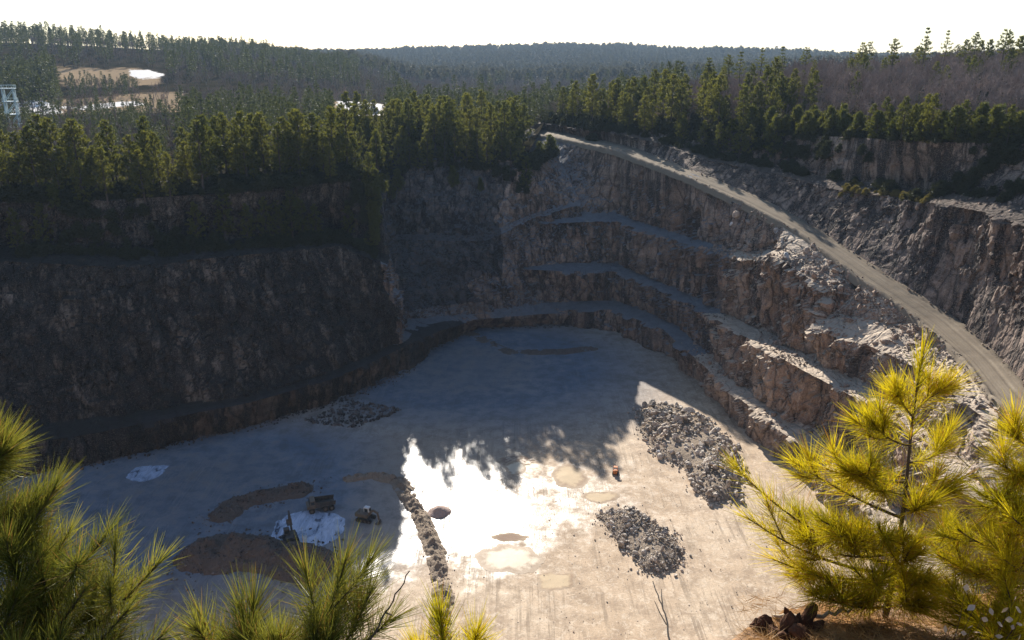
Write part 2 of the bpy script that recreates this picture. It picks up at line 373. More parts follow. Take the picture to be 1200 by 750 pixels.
right_benches = terrain('right_benches', rV, rF, [M['rock'], M['rock_upper'], M['rock_back']], 'stepped tan rock benches and upper face on the right side of the pit')
row_of = (np.arange(len(rF)) // (rnc - 1))
fc = rV[rF].mean(1)
r_road = sum(sub[:8])
right_benches.data.polygons.foreach_set('material_index', np.where(row_of >= r_road, 1, np.where(fc[:, 1] > 186 + 8 * fbm(fc * 0.06, 3, 2), 2, 0)).astype(np.int32))

# cliff under the camera, out of the picture, closing the pit
nr_ = [
    [(0, 80, 10, -77), (1, 50, 36, -77), (2, 10, 40, -77), (3, -50, 44, -77), (4, -110, 60, -77), (5, -170, 70, -77)],
    [(0, 86, 4, -45), (1, 48, 24, -45), (2, 8, 26, -45), (3, -54, 30, -45), (4, -116, 46, -45), (5, -178, 60, -45)],
    [(0, 90, 0, -44), (1, 46, 19, -44), (2, 8, 20, -44), (3, -56, 24, -44), (4, -120, 40, -44), (5, -183, 56, -44)],
    [(0, 100, -10, -6), (1, 40, 5.5, -4.2), (1.6, 8, 4.6, -3.6), (2, 1, 3.1, -2.9), (2.4, -8, 3.2, -3.0), (3, -40, 7, -4), (4, -110, 30, -12), (5, -190, 98, -27)],
]
T = np.linspace(0, 5, 360)
nV, nF, _ = loft(nr_, T, [24, 8, 40], [0.8, 1.0, 0.9, 0.04], [0.8, 0.3, 0.8, 0.0], 77)
terrain('near_cliff', nV, nF, M['rock'], 'rock face dropping away under the viewpoint')

# ------------------------------------------------------------------ plateau and hills
AZ = [-700, -300, 0, 120, 250, 400, 500, 600, 700, 800, 1000, 1200, 1500, 2000]
RT = [0, 200, 260, 330, 400, 480, 600, 900, 1400, 2600, 4200]
HT = np.array([
    [-10] * 14,
    [-26, -26, -27, -28, -28, -28, -28, -28, -25, -21, -18, -16.5, -16, -14],
    [-26, -26, -26, -27, -27, -27, -27, -27, -23, -16, -12, -10.5, -9, -7],
    [-25, -25, -25, -26, -26, -26.5, -26.5, -26, -22, -14, -7, -3, 0, 2],
    [-24, -24, -24, -25, -25, -25.5, -26, -26, -24, -19, -7, -2, 2, 6],
    [-20, -20, -22.5, -22.5, -22, -23, -26, -26, -24, -19, -7, -2, 4, 6],
    [0, 0, -14, -12.5, -12, -22, -27, -28, -26, -21, -9, -3, 4, 6],
    [16, 17, 15, 12, 6, -10, -26, -28, -26, -22, -11, -4, 4, 6],
    [20, 22, 20, 17, 12, 0, -22, -26, -22, -18, -11, -4, 4, 6],
    [30, 30, 26, 26, 22, 16, 24, 33, 34, 22, 8, 6, 6, 6],
    [0] * 14], float)
def H(x, y):
    r = np.hypot(x, y); az = np.arctan2(x, np.maximum(y, 1e-3)); az = np.where(y <= 0, np.sign(x) * 1.5, az)
    px = 600 + np.tan(np.clip(az, -1.25, 1.25)) * 990
    ai = np.interp(px, AZ, np.arange(len(AZ))); ri = np.interp(r, RT, np.arange(len(RT)))
    a0 = np.clip(ai.astype(int), 0, len(AZ) - 2); r0 = np.clip(ri.astype(int), 0, len(RT) - 2)
    fa = ai - a0; fr = ri - r0; fa = fa * fa * (3 - 2 * fa); fr = fr * fr * (3 - 2 * fr)
    h = (HT[r0, a0] * (1 - fa) + HT[r0, a0 + 1] * fa) * (1 - fr) + (HT[r0 + 1, a0] * (1 - fa) + HT[r0 + 1, a0 + 1] * fa) * fr
    q = np.stack([x, y, 0 * x], 1)
    return h + np.clip(r / 400, 0.15, 1.5) * 1.6 * fbm(q * 0.02, 3, 31) + np.clip((r - 1200) / 1400, 0, 1) * 9 * fbm(q * 0.003, 3, 33)
def rim(row, t0, t1, n):
    row = np.array(row); tt = np.linspace(t0, t1, n)
    return np.stack([np.interp(tt, row[:, 0], row[:, k]) for k in (1, 2, 3)], 1)
LR = rim(lr[5], 0, 8.2, 170); RR = rim(rr[-1], 0, 11, 200); NR = rim(nr_[3], 0, 5, 140)
RIM = np.concatenate([LR[:-1], RR, NR[:-1]])
ctr = np.array([10.0, 120.0])
dirv = RIM[:, :2] - ctr; dirv /= np.linalg.norm(dirv, axis=1, keepdims=True)
dist = [0, 0.8, 2, 4, 7, 11, 16, 22, 30, 40, 52, 66, 82, 100, 120, 142, 166, 192, 220, 250, 285, 320, 360, 400, 450, 510, 580, 660, 760, 880, 1020, 1200, 1450, 1750, 2100, 2400, 2700, 3100, 3800]
G = []
for d in dist:
    xy = RIM[:, :2] + dirv * d
    hh = H(xy[:, 0], xy[:, 1])
    w = min(1.0, d / 45.0); w = w * w * (3 - 2 * w)
    # the ground at the viewpoint slopes up behind the edge to where one stands
    near = np.clip(1 - np.hypot(xy[:, 0], xy[:, 1] - 2) / 60, 0, 1)
    hn = np.minimum(-1.7 - 0.33 * xy[:, 1], -1.2)
    hh = hh * (1 - near) + hn * near
    z = RIM[:, 2] * (1 - w) + hh * w
    cl = np.clip(1 - np.hypot(xy[:, 0], xy[:, 1]) / 12, 0, 1)
    z = z * (1 - cl) + np.minimum(z, -1.7 - 0.33 * np.maximum(xy[:, 1], -6)) * cl
    G.append(np.stack([xy[:, 0], xy[:, 1], z - (0.05 if d == 0 else 0)], 1))
G = np.array(G); G = np.concatenate([G, G[:, :1]], 1)
pV = G.reshape(-1, 3); pF = grid_faces(G.shape[0], G.shape[1])[:, ::-1]
ground = terrain('ground', pV, pF, M['soil'], 'wooded plateau and low hills all round the quarry', 'ground', True)
def zone(px0, px1, y0, y1, soft=0.25):
    """how far ground points lie inside a survey window given as bearing and distance"""
    r = np.hypot(pV[:, 0], pV[:, 1]); px = 600 + pV[:, 0] / np.maximum(pV[:, 1], 1) * 990
    u = np.abs(px - (px0 + px1) / 2) / ((px1 - px0) / 2); v = np.abs(r - (y0 + y1) / 2) / ((y1 - y0) / 2)
    m = np.maximum(u, v)
    return np.where(pV[:, 1] > 0, np.clip((1 + soft - m) / (2 * soft), 0, 1), 0)
bare = np.maximum.reduce([zone(66, 186, 585, 700), zone(380, 450, 400, 500), zone(-40, 210, 440, 520), zone(1000, 1300, 250, 300, 0.4) * 0.35])
pale = np.maximum.reduce([zone(152, 186, 622, 682), zone(-10, 60, 452, 520), zone(75, 165, 470, 500) * 0.8, zone(392, 446, 405, 500)])
for nm, arr in (('bare', bare), ('pale', pale)):
    at = ground.data.attributes.new(nm, 'FLOAT', 'POINT'); at.data.foreach_set('value', arr.astype(np.float32))

# ------------------------------------------------------------------ pit floor
def floor_h(x, y):
    q = np.stack([x, y, 0 * x], 1)
    return FLOOR + 0.18 * fbm(q * 0.06, 3, 51) + 0.05 * fbm(q * 0.5, 3, 52)
xs = np.arange(-175, 110, 0.9); ys = np.arange(30, 262, 0.9)
X, Y = np.meshgrid(xs, ys); X = X.ravel(); Y = Y.ravel()
fV = np.stack([X, Y, floor_h(X, Y)], 1)
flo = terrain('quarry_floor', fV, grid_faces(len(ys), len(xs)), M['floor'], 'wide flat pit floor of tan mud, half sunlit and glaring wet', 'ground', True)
def blob(cx, cy, rx, ry, rot=0):
    c, s = math.cos(rot), math.sin(rot); dx, dy = X - cx, Y - cy
    return np.clip(1.3 - np.hypot((dx * c + dy * s) / rx, (-dx * s + dy * c) / ry), 0, 1)
c0 = P(520, 555, FLOOR); c1 = P(560, 620, FLOOR); c2 = P(450, 640, FLOOR)
wet = np.clip(np.maximum.reduce([blob(c0[0], c0[1], 20, 26), 0.95 * blob(c1[0] + 2, c1[1] + 2, 17, 17), 0.62 * blob(6, 128, 17, 20), 0.9 * blob(c2[0], c2[1], 9, 12), 0.55 * blob(-10, 190, 40, 45), 0.5 * blob(-55, 130, 34, 30), 0.42*blob(12,128,26,22)]), 0, 1)
grey = np.clip(np.maximum(blob(-10, 195, 46, 42), blob(-60, 130, 45, 36)) * 1.5, 0, 1)  # where the bluish shade tint is painted on the floor
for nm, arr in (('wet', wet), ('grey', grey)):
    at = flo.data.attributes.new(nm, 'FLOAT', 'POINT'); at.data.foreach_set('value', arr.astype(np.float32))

def road_mat():
    k = N('packed_road'); p = k.pos()
    v = k.n('Attribute', attribute_name='across').outputs['Fac']
    tr = k.noise(1.0, k.n('CombineXYZ', X=k.math('MULTIPLY', v, 9.0)), 3, 0.6)
    c = k.ramp(k.noise(0.3, p, 6, 0.65), [(0.3, (0.21, 0.165, 0.12)), (0.7, (0.31, 0.255, 0.185))])
    c = k.mix(k.ramp(tr, [(0.4, 0), (0.55, 0.8)]), c, (0.18, 0.145, 0.105))
    c = k.mix(k.ramp(k.noise(4, p, 4, 0.7), [(0.35, 0.4), (0.55, 0)]), c, (0.2, 0.165, 0.125))
    return k.done(k.bsdf(c, 0.95, k.bump(k.noise(2.5, p, 5, 0.7), 0.5, 0.15), 0.1))
M['road'] = road_mat()
ro = np.array(rr[7]); ri_ = np.array(rr[8])
tt = np.linspace(0, 11, 420)
A = np.stack([np.interp(tt, ro[:, 0], ro[:, k]) for k in (1, 2, 3)], 1)
B = np.stack([np.interp(tt, ri_[:, 0], ri_[:, k]) for k in (1, 2, 3)], 1)
for _ in range(40):
    for q in (A, B): q[1:-1] = 0.25 * q[:-2] + 0.5 * q[1:-1] + 0.25 * q[2:]
rows = []; acr = []
prof = [(-0.06, -0.9), (0.0, 0.35), (0.05, 0.75), (0.11, 0.62), (0.17, 0.2)] + [(f, 0.16 - 0.10 * math.exp(-((f - 0.36) / 0.06) ** 2) - 0.10 * math.exp(-((f - 0.68) / 0.06) ** 2)) for f in np.linspace(0.22, 0.92, 22)] + [(1.0, 0.35), (1.06, -0.6)]
for f, dz in prof:
    q = A * (1 - f) + B * f
    bz = 0.25 * fbm(q * 0.6, 3, 61) * (0.8 if f < 0.15 or f > 0.95 else 0.12)
    q = q.copy(); q[:, 2] += dz + bz; rows.append(q); acr.append(np.full(len(q), f))
rdV = np.array(rows).reshape(-1, 3)
road = terrain('haul_road', rdV, grid_faces(len(prof), len(tt)), M['road'], 'rutted dirt haul road curving down the right side of the pit', 'road', True)
at = road.data.attributes.new('across', 'FLOAT', 'POINT'); at.data.foreach_set('value', np.array(acr, np.float32).ravel())

# ------------------------------------------------------------------ leaf and bark materials
def leaf_mat(name, a, b, trans=0.45, rough=0.6, island=True, tcol=None, dead=None):
    k = N(name)
    f = k.n('NewGeometry').outputs['Random Per Island'] if island else k.noise(0.35, k.pos(), 3)
    o = k.n('ObjectInfo').outputs['Random']
    c = k.mix(k.math('ADD', k.math('MULTIPLY', f, 0.6), k.math('MULTIPLY', o, 0.4)), a, b)
    if dead: c = k.mix(k.ramp(f, [(0.90, 0), (0.91, 1)]), c, dead)
    d = k.bsdf(c, rough, None, 0.25)
    t = k.n('BsdfTranslucent')
    k.set(t.inputs[0], k.mix(1.0, c, tcol or (1.0, 1.0, 0.6), 'MULTIPLY'))
    x = k.n('MixShader'); x.inputs[0].default_value = trans
    k.t.links.new(d.outputs[0], x.inputs[1]); k.t.links.new(t.outputs[0], x.inputs[2])
    return k.done(x)
def bark_mat(name, a, b, sc_=3.0):
    k = N(name); p = k.pos((1, 1, 0.25), True)
    n = k.noise(sc_, p, 5, 0.7)
    return k.done(k.bsdf(k.mix(n, a, b), 0.9, k.bump(n, 0.6, 0.05), 0.1))
M['pine'] = leaf_mat('pine_foliage', (0.045, 0.060, 0.016), (0.20, 0.185, 0.040), 0.58)
M['pine_far'] = leaf_mat('pine_far_foliage', (0.035, 0.05, 0.024), (0.10, 0.105, 0.045), 0.35, island=False)
M['bush'] = leaf_mat('bush_foliage', (0.07, 0.085, 0.02), (0.16, 0.15, 0.035), 0.45)
M['drygrass'] = leaf_mat('dry_stems', (0.14, 0.115, 0.04), (0.25, 0.20, 0.06), 0.4)
M['bark'] = bark_mat('bark', (0.05, 0.038, 0.03), (0.13, 0.10, 0.08))
M['twig'] = bark_mat('grey_twigs', (0.19, 0.14, 0.12), (0.38, 0.285, 0.245), 0.6)
M['twig_far'] = bark_mat('far_twigs', (0.18, 0.132, 0.115), (0.34, 0.255, 0.22), 0.2)

# ------------------------------------------------------------------ tubes and needle shapes
def tube(points, radii, n=6):
    """tapered tube along a polyline -> verts, quads"""
    pt = np.array(points, float); m = len(pt); V = []
    tg = np.gradient(pt, axis=0); tg /= np.linalg.norm(tg, axis=1, keepdims=True) + 1e-9
    up = np.array([0.31, 0.17, 0.93]) if abs(tg[0][2]) < 0.8 else np.array([0.9, 0.3, 0.1])
    for i in range(m):
        a = np.cross(tg[i], up); a /= np.linalg.norm(a) + 1e-9; b = np.cross(tg[i], a)
        th = np.linspace(0, 2 * np.pi, n, endpoint=False)
        V.append(pt[i] + radii[i] * (np.cos(th)[:, None] * a + np.sin(th)[:, None] * b))
    F = [(i * n + j, i * n + (j + 1) % n, (i + 1) * n + (j + 1) % n, (i + 1) * n + j) for i in range(m - 1) for j in range(n)]
    return np.concatenate(V), np.array(F)
class Bag:                       # collects vertices and faces of one kind
    def __init__(s): s.v, s.f, s.n = [], [], 0
    def add(s, V, F): s.v.append(np.asarray(V, float)); s.f.append(np.asarray(F) + s.n); s.n += len(V)
    def mesh(s, name, m, smooth=False): return mesh(name, np.concatenate(s.v), np.concatenate(s.f), m, smooth)
def spikes(bag, base, dirs, length, width):
    """thin triangles from base points along dirs"""
    k = len(base)
    r = rng.normal(size=(k, 3)); side = np.cross(dirs, r); side /= np.linalg.norm(side, axis=1, keepdims=True) + 1e-9
    w = (np.asarray(width) * np.ones(k))[:, None]; l = (np.asarray(length) * np.ones(k))[:, None]
    V = np.stack([base - side * w / 2, base + side * w / 2, base + dirs * l], 1).reshape(-1, 3)
    bag.add(V, np.arange(3 * k).reshape(-1, 3))
def unit(v): return v / (np.linalg.norm(v, axis=-1, keepdims=True) + 1e-9)

def pine_shape(h, crown0, spread, seed, dens=1.0, clump=14, size=0.62):
    """trunk bag (tube) and crown bag (limbs carrying clumps of needle spikes)"""
    global rng
    keep = rng; rng = np.random.default_rng(seed)
    tb, cb, lb = Bag(), Bag(), Bag()
    bend = rng.normal(0, 0.02 * h, 2)
    zz = np.linspace(0, h, 7)
    tp = np.stack([bend[0] * np.sin(zz / h * 2.2), bend[1] * np.sin(zz / h * 2.0), zz], 1); tp[0] = 0
    tb.add(*tube(tp, 0.017 * h * (1.02 - zz / h) + 0.02, 7))
    z = crown0 * h
    while z < h * 0.985:
        t = (z / h - crown0) / (1 - crown0)
        prof = spread * (1 - t) ** 0.75 * (0.55 + 0.45 * min(1, t * 4)) + 0.25
        c = np.array([np.interp(z, zz, tp[:, 0]), np.interp(z, zz, tp[:, 1]), z])
        nb = rng.integers(3, 6)
        a0 = rng.uniform(0, 6.28)
        for b in range(nb):
            if rng.random() < 0.16: continue
            a = a0 + b * 6.28 / nb + rng.normal(0, 0.3)
            L = prof * rng.uniform(0.55, 1.2)
            rise = rng.uniform(0.05, 0.5) + 0.5 * t
            d = unit(np.array([math.cos(a), math.sin(a), rise]))
            e = c + d * L; e[2] -= 0.06 * L * L / max(spread, 1)
            lb.add(*tube([c, (c + e) / 2 + [0, 0, 0.05 * L], e], [0.05, 0.035, 0.015], 3))
            nc = max(2, int(dens * (1 + 2.4 * L)))
            for q in range(nc):
                f = 1 - 0.72 * (q / nc) * rng.uniform(0.8, 1.1)
                o = c + (e - c) * f + rng.normal(0, 0.16 * L * 0.5 + 0.08, 3) * [1, 1, 0.6]
                dd = unit(rng.normal(size=(clump, 3)) + d * 0.9 + [0, 0, 0.55])
                spikes(cb, o + rng.normal(0, 0.10, (clump, 3)), dd, rng.uniform(0.5, 1.1, clump) * size, size * 0.30)
        z += h * rng.uniform(0.035, 0.06) / max(0.7, dens)
    rng = keep
    return tb, cb, lb
def bare_shape(h, seed, levels=5):
    r = np.random.default_rng(seed)
    tb, bb = Bag(), Bag()
    tips = []
    def grow(p, d, L, rad, lv, bag):
        q = p + d * L * 0.5 + r.normal(0, 0.04 * L, 3); e = q + unit(d + r.normal(0, 0.14, 3) + [0, 0, 0.08]) * L * 0.5
        bag.add(*tube([p, q, e], [rad, rad * 0.85, rad * 0.65], 5 if lv < 2 else 3))
        if lv >= levels: tips.append((e, d, L)); return
        for _ in range(r.integers(2, 4)):
            nd = unit(d + r.normal(0, 0.42 + 0.05 * lv, 3) + [0, 0, 0.18])
            st = q + (e - q) * r.uniform(0.2, 1.0)
            grow(st, nd, L * r.uniform(0.58, 0.82), max(rad * 0.6, 0.012), lv + 1, bb)
    grow(np.zeros(3), np.array([0, 0, 1.0]), h * 0.34, 0.014 * h, 0, tb)
    b = np.array([t[0] for t in tips]); d = np.array([t[1] for t in tips])
    global rng
    keep = rng; rng = r
    for _ in range(4):
        spikes(bb, b - d * 0.2, unit(d + r.normal(0, 0.5, d.shape) + [0, 0, 0.15]), r.uniform(0.5, 1.3, len(b)), 0.035)
    rng = keep
    bb.f = [np.concatenate([f, f[:, 2:3]], 1) if f.shape[1] == 3 else f for f in bb.f]
    # degenerate fourth corners are not allowed: split everything to triangles instead
    tri = []
    for f in bb.f:
        same = f[:, 2] == f[:, 3]
        tri.append(f[same][:, :3]); q = f[~same]
        tri.append(q[:, [0, 1, 2]]); tri.append(q[:, [0, 2, 3]])
    bb.f = [t for t in tri if len(t)]
    return tb, bb

def make_tree(name, shape, leaf, label, cat, group, crown_name='crown', bark='bark'):
    root = empty(name, (0, 0, 0)); tag(root, label, cat, group)
    tb, cb = shape[0], shape[1]
    link('trunk', tb.mesh('trunk', M[bark], True), root)
    cr = link(crown_name, cb.mesh(crown_name, leaf), root)
    if len(shape) > 2 and shape[2].n:
        link('limbs', shape[2].mesh('limbs', M[bark]), cr)['kind'] = 'stuff'
    return root
def dup(root, loc, rz, s, label=None, group=None, name=None):
    r = root.copy(); COL.objects.link(r)
    if name: r.name = name
    r.location = loc; r.rotation_euler = (0, 0, rz); r.scale = s
    if label: r['label'] = label
    if group: r['group'] = group
    for ch in list(root.children):
        c = ch.copy(); COL.objects.link(c); c.parent = r
        for g in list(ch.children):
            d = g.copy(); COL.objects.link(d); d.parent = c
    return r
class Kind:                      # a set of prototypes: the first use moves the prototype itself, later uses copy it
    def __init__(s, makers): s.makers = makers; s.protos = [None] * len(makers); s.count = 0
    def put(s, loc, sc_, label, group, cat=None, which=None, rz=None, name=None):
        i = random.randrange(len(s.makers)) if which is None else which
        rz = random.uniform(0, 6.28) if rz is None else rz
        sx = sc_ * random.uniform(0.9, 1.1); s.count += 1
        if s.protos[i] is None:
            s.protos[i] = s.makers[i](); o = s.protos[i]
            o.location = loc; o.rotation_euler = (0, 0, rz); o.scale = (sx, sx, sc_)
            tag(o, label, cat, group)
            if name: o.name = name
            return o
        o = dup(s.protos[i], loc, rz, (sx, sx, sc_), label, group, name)
        if cat: o['category'] = cat
        return o
G_BVH = dict(ALL_BVH)
def drop(x, y, names=('ground',), z0=200):
    best = None
    for nm in names:
        hit = G_BVH[nm].ray_cast(Vector((x, y, z0)), Vector((0, 0, -1)))
        if hit[0] is not None and (best is None or hit[0].z > best.z): best = hit[0]
    return best
def in_pit(x, y, margin=0.0):
    a = math.atan2(y - ctr[1], x - ctr[0])
    ra = np.arctan2(RIM[:, 1] - ctr[1], RIM[:, 0] - ctr[0])
    i = np.argmin(np.abs((ra - a + np.pi) % (2 * np.pi) - np.pi))
    return math.hypot(x - ctr[0], y - ctr[1]) < np.linalg.norm(RIM[i, :2] - ctr) + margin
def project(p):
    x, y, z = p
    d = y * cp - z * sp
    return 600 + x / d * FPX, 375 - (y * sp + z * cp) / d * FPX, d

pine_makers = [lambda i=i: make_tree('pine_tree', pine_shape(*a), M['pine'], 'pine', 'tree', None) for i, a in enumerate([
    (13, 0.06, 3.9, 101), (14, 0.12, 4.1, 102), (12, 0.03, 3.7, 103), (13, 0.08, 3.4, 104), (12, 0.03, 4.2, 105), (14, 0.2, 3.8, 106)])]
PINE = Kind(pine_makers)
YOUNG = Kind([lambda a=a: make_tree('young_pine', pine_shape(*a), M['bush'], 'young pine', 'tree', None) for a in [(5.0, 0.03, 1.9, 111, 1.1, 14, 0.5), (4.6, 0.05, 2.1, 112, 1.1, 14, 0.5), (5.4, 0.02, 1.7, 113, 1.1, 14, 0.5)]])
TALL = Kind([lambda a=a: make_tree('tall_pine', pine_shape(*a), M['pine'], 'tall pine', 'tree', None) for a in [(16, 0.55, 2.6, 121, 0.8), (17, 0.48, 2.4, 122, 0.7), (16, 0.62, 2.9, 123, 0.8)]])
BARE = Kind([lambda a=a: make_tree('bare_tree', bare_shape(*a), M['twig'], 'bare tree', 'tree', None, 'branches', 'twig') for a in [(10, 131), (11, 132), (9, 133), (10.5, 134)]])

taken = []
def free(x, y, gap):
    for (a, b) in taken:
        if (a - x) ** 2 + (b - y) ** 2 < gap * gap: return False
    taken.append((x, y)); return True
def along(row, t0, t1, n, d0, d1, gap, tries=8):
    """n spots behind a rim, d0..d1 metres away from its edge"""
    out = []; rowp = np.array(row)
    for _ in range(n * tries):
        if len(out) >= n: break
        t = random.uniform(t0, t1); p = np.array([np.interp(t, rowp[:, 0], rowp[:, k]) for k in (1, 2)])
        d = p - ctr; d /= np.linalg.norm(d); q = p + d * random.uniform(d0, d1)
        if free(q[0], q[1], gap): out.append((q[0], q[1]))
    return out
def put_on(kind, x, y, s, label, group, cat='tree', which=None, names=('ground',), sink=0.15):
    g = drop(x, y, names)
    if g is None: return None
    return kind.put((x, y, g.z - sink), s, label, group, cat, which)

for x, y in along(lr[5], 1.5, 5.97, 30, -0.9, 0.5, 3.0): put_on(PINE, x, y, random.uniform(0.6, 0.95), 'pine growing out of the very edge of the left rim over the dark cliff', 'edge pines on the left rim', 'tree', None, ('left_cliff',), 0.4)
for x, y in along(lr[5], 6.1, 8.2, 30, -2.5, 0.3, 2.4): put_on(PINE, x, y, random.uniform(0.6, 0.95), 'pine growing down the steep edge of the wooded promontory', 'edge pines on the promontory', 'tree', None, ('left_cliff',), 0.4)
# left rim: dense pines; recess: dense pines out to the promontory; right rim: young pines below, bare wood behind
for x, y in along(lr[5], 0.9, 5.98, 104, 0.4, 24, 3.0): put_on(PINE, x, y, random.uniform(0.55, 1.22), 'green pine in the dense stand along the left rim, above the dark cliff', 'pines on the left rim')
for x, y in along(lr[5], 6.0, 8.2, 78, 0.5, 42, 3.0): put_on(PINE, x, y, random.uniform(0.6, 1.22), 'dark green pine on the wooded promontory behind the shaded recess', 'pines on the promontory')
for x, y in along(rr[-1], 0.3, 4.0, 44, 1.5, 30, 3.2): put_on(PINE, x, y, random.uniform(0.75, 1.15), 'pine in the belt above the head of the haul road', 'pines above the haul road')
for x, y in along(rr[-1], 3.4, 7.1, 52, 0.6, 9, 2.2): put_on(YOUNG, x, y, random.uniform(0.75, 1.35), 'bushy yellow green young pine on the right rim above the brown upper face', 'young pines on the right rim')
for t in np.linspace(1.3, 4.0, 15):
    t += random.uniform(-0.08, 0.08); row = np.array(rr[10]); q = [np.interp(t, row[:, 0], row[:, k]) for k in (1, 2, 3)]
    PINE.put((q[0] + random.uniform(-1, 2), q[1] + random.uniform(0, 2.5), q[2] - 0.5), random.uniform(0.62, 0.95), 'dark pine on the narrow shelf directly above the upper haul road', 'pines on the shelf above the road', 'tree')
for x, y in along(rr[-1], 5.0, 6.9, 16, 0.5, 6, 2.4): put_on(PINE, x, y, random.uniform(0.48, 0.68), 'dark pine standing among the bushy young pines of the right rim', 'pines on the right rim')
for x, y in along(lr[5], 8.2, 8.9, 7, -0.8, 1.2, 1.2): put_on(YOUNG, x, y, random.uniform(0.7, 1.2), 'small pine at the very tip of the promontory by the road head', 'small pines on the promontory tip', 'tree', None, ('left_cliff', 'ground'), 0.4)
# young pines and scrub on ledges of the dark cliff and round its corner
nose = 0
for t, ri0, f in [(random.uniform(2, 8.2), 4, random.random()) for _ in range(46)]:
    a = np.array(lr[4]); b = np.array(lr[5])
    f = 1 - 0.5 * f * f
    q = [np.interp(t, a[:, 0], a[:, k]) * (1 - f) + np.interp(t, b[:, 0], b[:, k]) * f for k in (1, 2)]
    g = drop(q[0], q[1] - 0.3, ('left_cliff',))
    if g is None or not free(q[0], q[1], 2.2): continue
    YOUNG.put((q[0], q[1] - 0.3, g.z - 0.4), random.uniform(0.7, 1.3), 'small pine clinging to the top of the shaded cliff below the rim trees', 'small pines on the dark cliff', 'tree')
for i, (px, py, z, lb) in enumerate([(440, 262, -38, 'small sunlit pine low on the cliff corner, the lowest of those on its nose'), (437, 238, -33, 'slim sunlit pine halfway down the cliff corner'), (458, 232, -34, 'pale green lone pine on the shaded slope right of the cliff corner')]):
    p = P(px, py, z); h = None
    hit = G_BVH['left_cliff'].ray_cast(Vector((0, 0, 0)), Vector(ray(px, py)))
    if hit[0] is not None: YOUNG.put(hit[0] + Vector((0, -0.2, -0.3)), random.uniform(0.9, 1.25), lb, None, 'tree')
for i in range(13):
    px, py = 448 - 14 * random.random() - (0 if i % 2 else 8), 205 + 88 * (i + random.random()) / 13
    hit = G_BVH['left_cliff'].ray_cast(Vector((0, 0, 0)), Vector(ray(px, py)))
    if hit[0] is not None: YOUNG.put(hit[0] + Vector((0, -0.3, -0.5)), random.uniform(0.6, 1.05), 'small pine in the ragged line spilling down the cliff corner', 'small pines down the cliff corner', 'tree')
# tall skyline pines on the right slope
for i, (px, yb, r, s, lb) in enumerate([
        (1175, 0, 300, 1.0, 'tall flat crowned pine at the far right of the skyline'), (1082, 0, 300, 1.05, 'tall slim pine standing highest on the right skyline'),
        (1045, 0, 305, 0.95, 'tall pine just left of the highest skyline pine'), (1010, 0, 310, 0.9, 'thin skyline pine with a small tufted top'),
        (1105, 0, 320, 0.9, 'skyline pine just right of the highest skyline pine'), (1140, 0, 315, 0.85, 'short skyline pine between taller ones on the right slope'),
        (945, 0, 320, 0.85, 'lone skyline pine where the bare slope starts to rise'), (915, 0, 318, 0.9, 'dark skyline pine over the middle of the bare slope'),
        (855, 0, 300, 1.0, 'tall dark pine in the cluster left of the bare slope'), (832, 0, 305, 1.0, 'bare stemmed pine in the cluster left of the bare slope, its leftmost'),
        (870, 0, 298, 0.95, 'pine with a leaning top in the cluster left of the bare slope')]):
    x = (px - 600) / 990 * r / math.hypot(1, (px - 600) / 990); y = math.sqrt(r * r - x * x)
    taken.append((x, y)); put_on(TALL, x, y, s, lb, None, 'tree', i % 3)
for i in range(13):
    px = 815 + i * 31 + random.uniform(-12, 12); r = random.uniform(285, 335)
    x = (px - 600) / 990 * r; y = r * 0.96; taken.append((x, y))
    put_on(TALL, x, y, random.uniform(0.6, 0.92), 'thin pine rising just above the bare wood along the right skyline', 'thin pines along the right skyline')
# scattered single pines on the right slope and behind
n = 0
while n < 40:
    px = random.uniform(690, 1260); r = random.uniform(245, 330)
    x = (px - 600) / 990 * r; y = r * 0.97
    if in_pit(x, y, 8) or not free(x, y, 4): continue
    put_on(PINE, x, y, random.uniform(0.55, 0.85), 'single green pine among the bare trees of the right slope', 'pines among the bare trees'); n += 1
n = 0
while n < 235:
    px = random.uniform(650, 1280); r = random.uniform(205, 335)
    x = (px - 600) / 990 * r; y = r * 0.97
    if in_pit(x, y, 6) or not free(x, y, 2.6): continue
    put_on(BARE, x, y, random.uniform(0.65, 1.05), 'leafless grey brown tree in the bare wood on the right slope', 'bare trees on the right slope'); n += 1
n = 0
while n < 55:
    px = random.uniform(-60, 430); r = random.uniform(205, 300)
    x = (px - 600) / 990 * r; y = r * 0.9
    if in_pit(x, y, 6) or not free(x, y, 3.4): continue
    put_on(BARE, x, y, random.uniform(0.6, 0.95), 'leafless tree showing grey between the pines of the left plateau', 'bare trees on the left plateau'); n += 1

# ------------------------------------------------------------------ farther woods: masses
def mass(name, shapes, spots, mats, label, scale=(0.8, 1.1)):
    Vs, Fs, MI, n = [], [], [], 0
    for (x, y, z) in spots:
        sh = shapes[random.randrange(len(shapes))]; s = random.uniform(*scale); a = random.uniform(0, 6.28)
        c, q = math.cos(a), math.sin(a)
        for (V, F, mi) in sh:
            W = np.stack([V[:, 0] * c - V[:, 1] * q, V[:, 0] * q + V[:, 1] * c, V[:, 2]], 1) * s + [x, y, z - 0.3]
            Vs.append(W); Fs.append(F + n); MI.append(np.full(len(F), mi)); n += len(V)
    o = link(name, mesh(name, np.concatenate(Vs), np.concatenate(Fs), mats, False, np.concatenate(MI)))
    return tag(o, label, 'wood', kind='stuff')
def tri(bag):
    V = np.concatenate(bag.v); F = []
    for f in bag.f:
        if f.shape[1] == 4: F += [f[:, [0, 1, 2]], f[:, [0, 2, 3]]]
        else: F.append(f)
    return V, np.concatenate(F)
def low_pine(i):
    tb, cb, lb = pine_shape(13 + i, [0.2, 0.35, 0.12, 0.3][i % 4], 2.8, 200 + i, 0.5, 5, 1.15)
    return [(*tri(cb), 0), (*tri(tb), 1)]
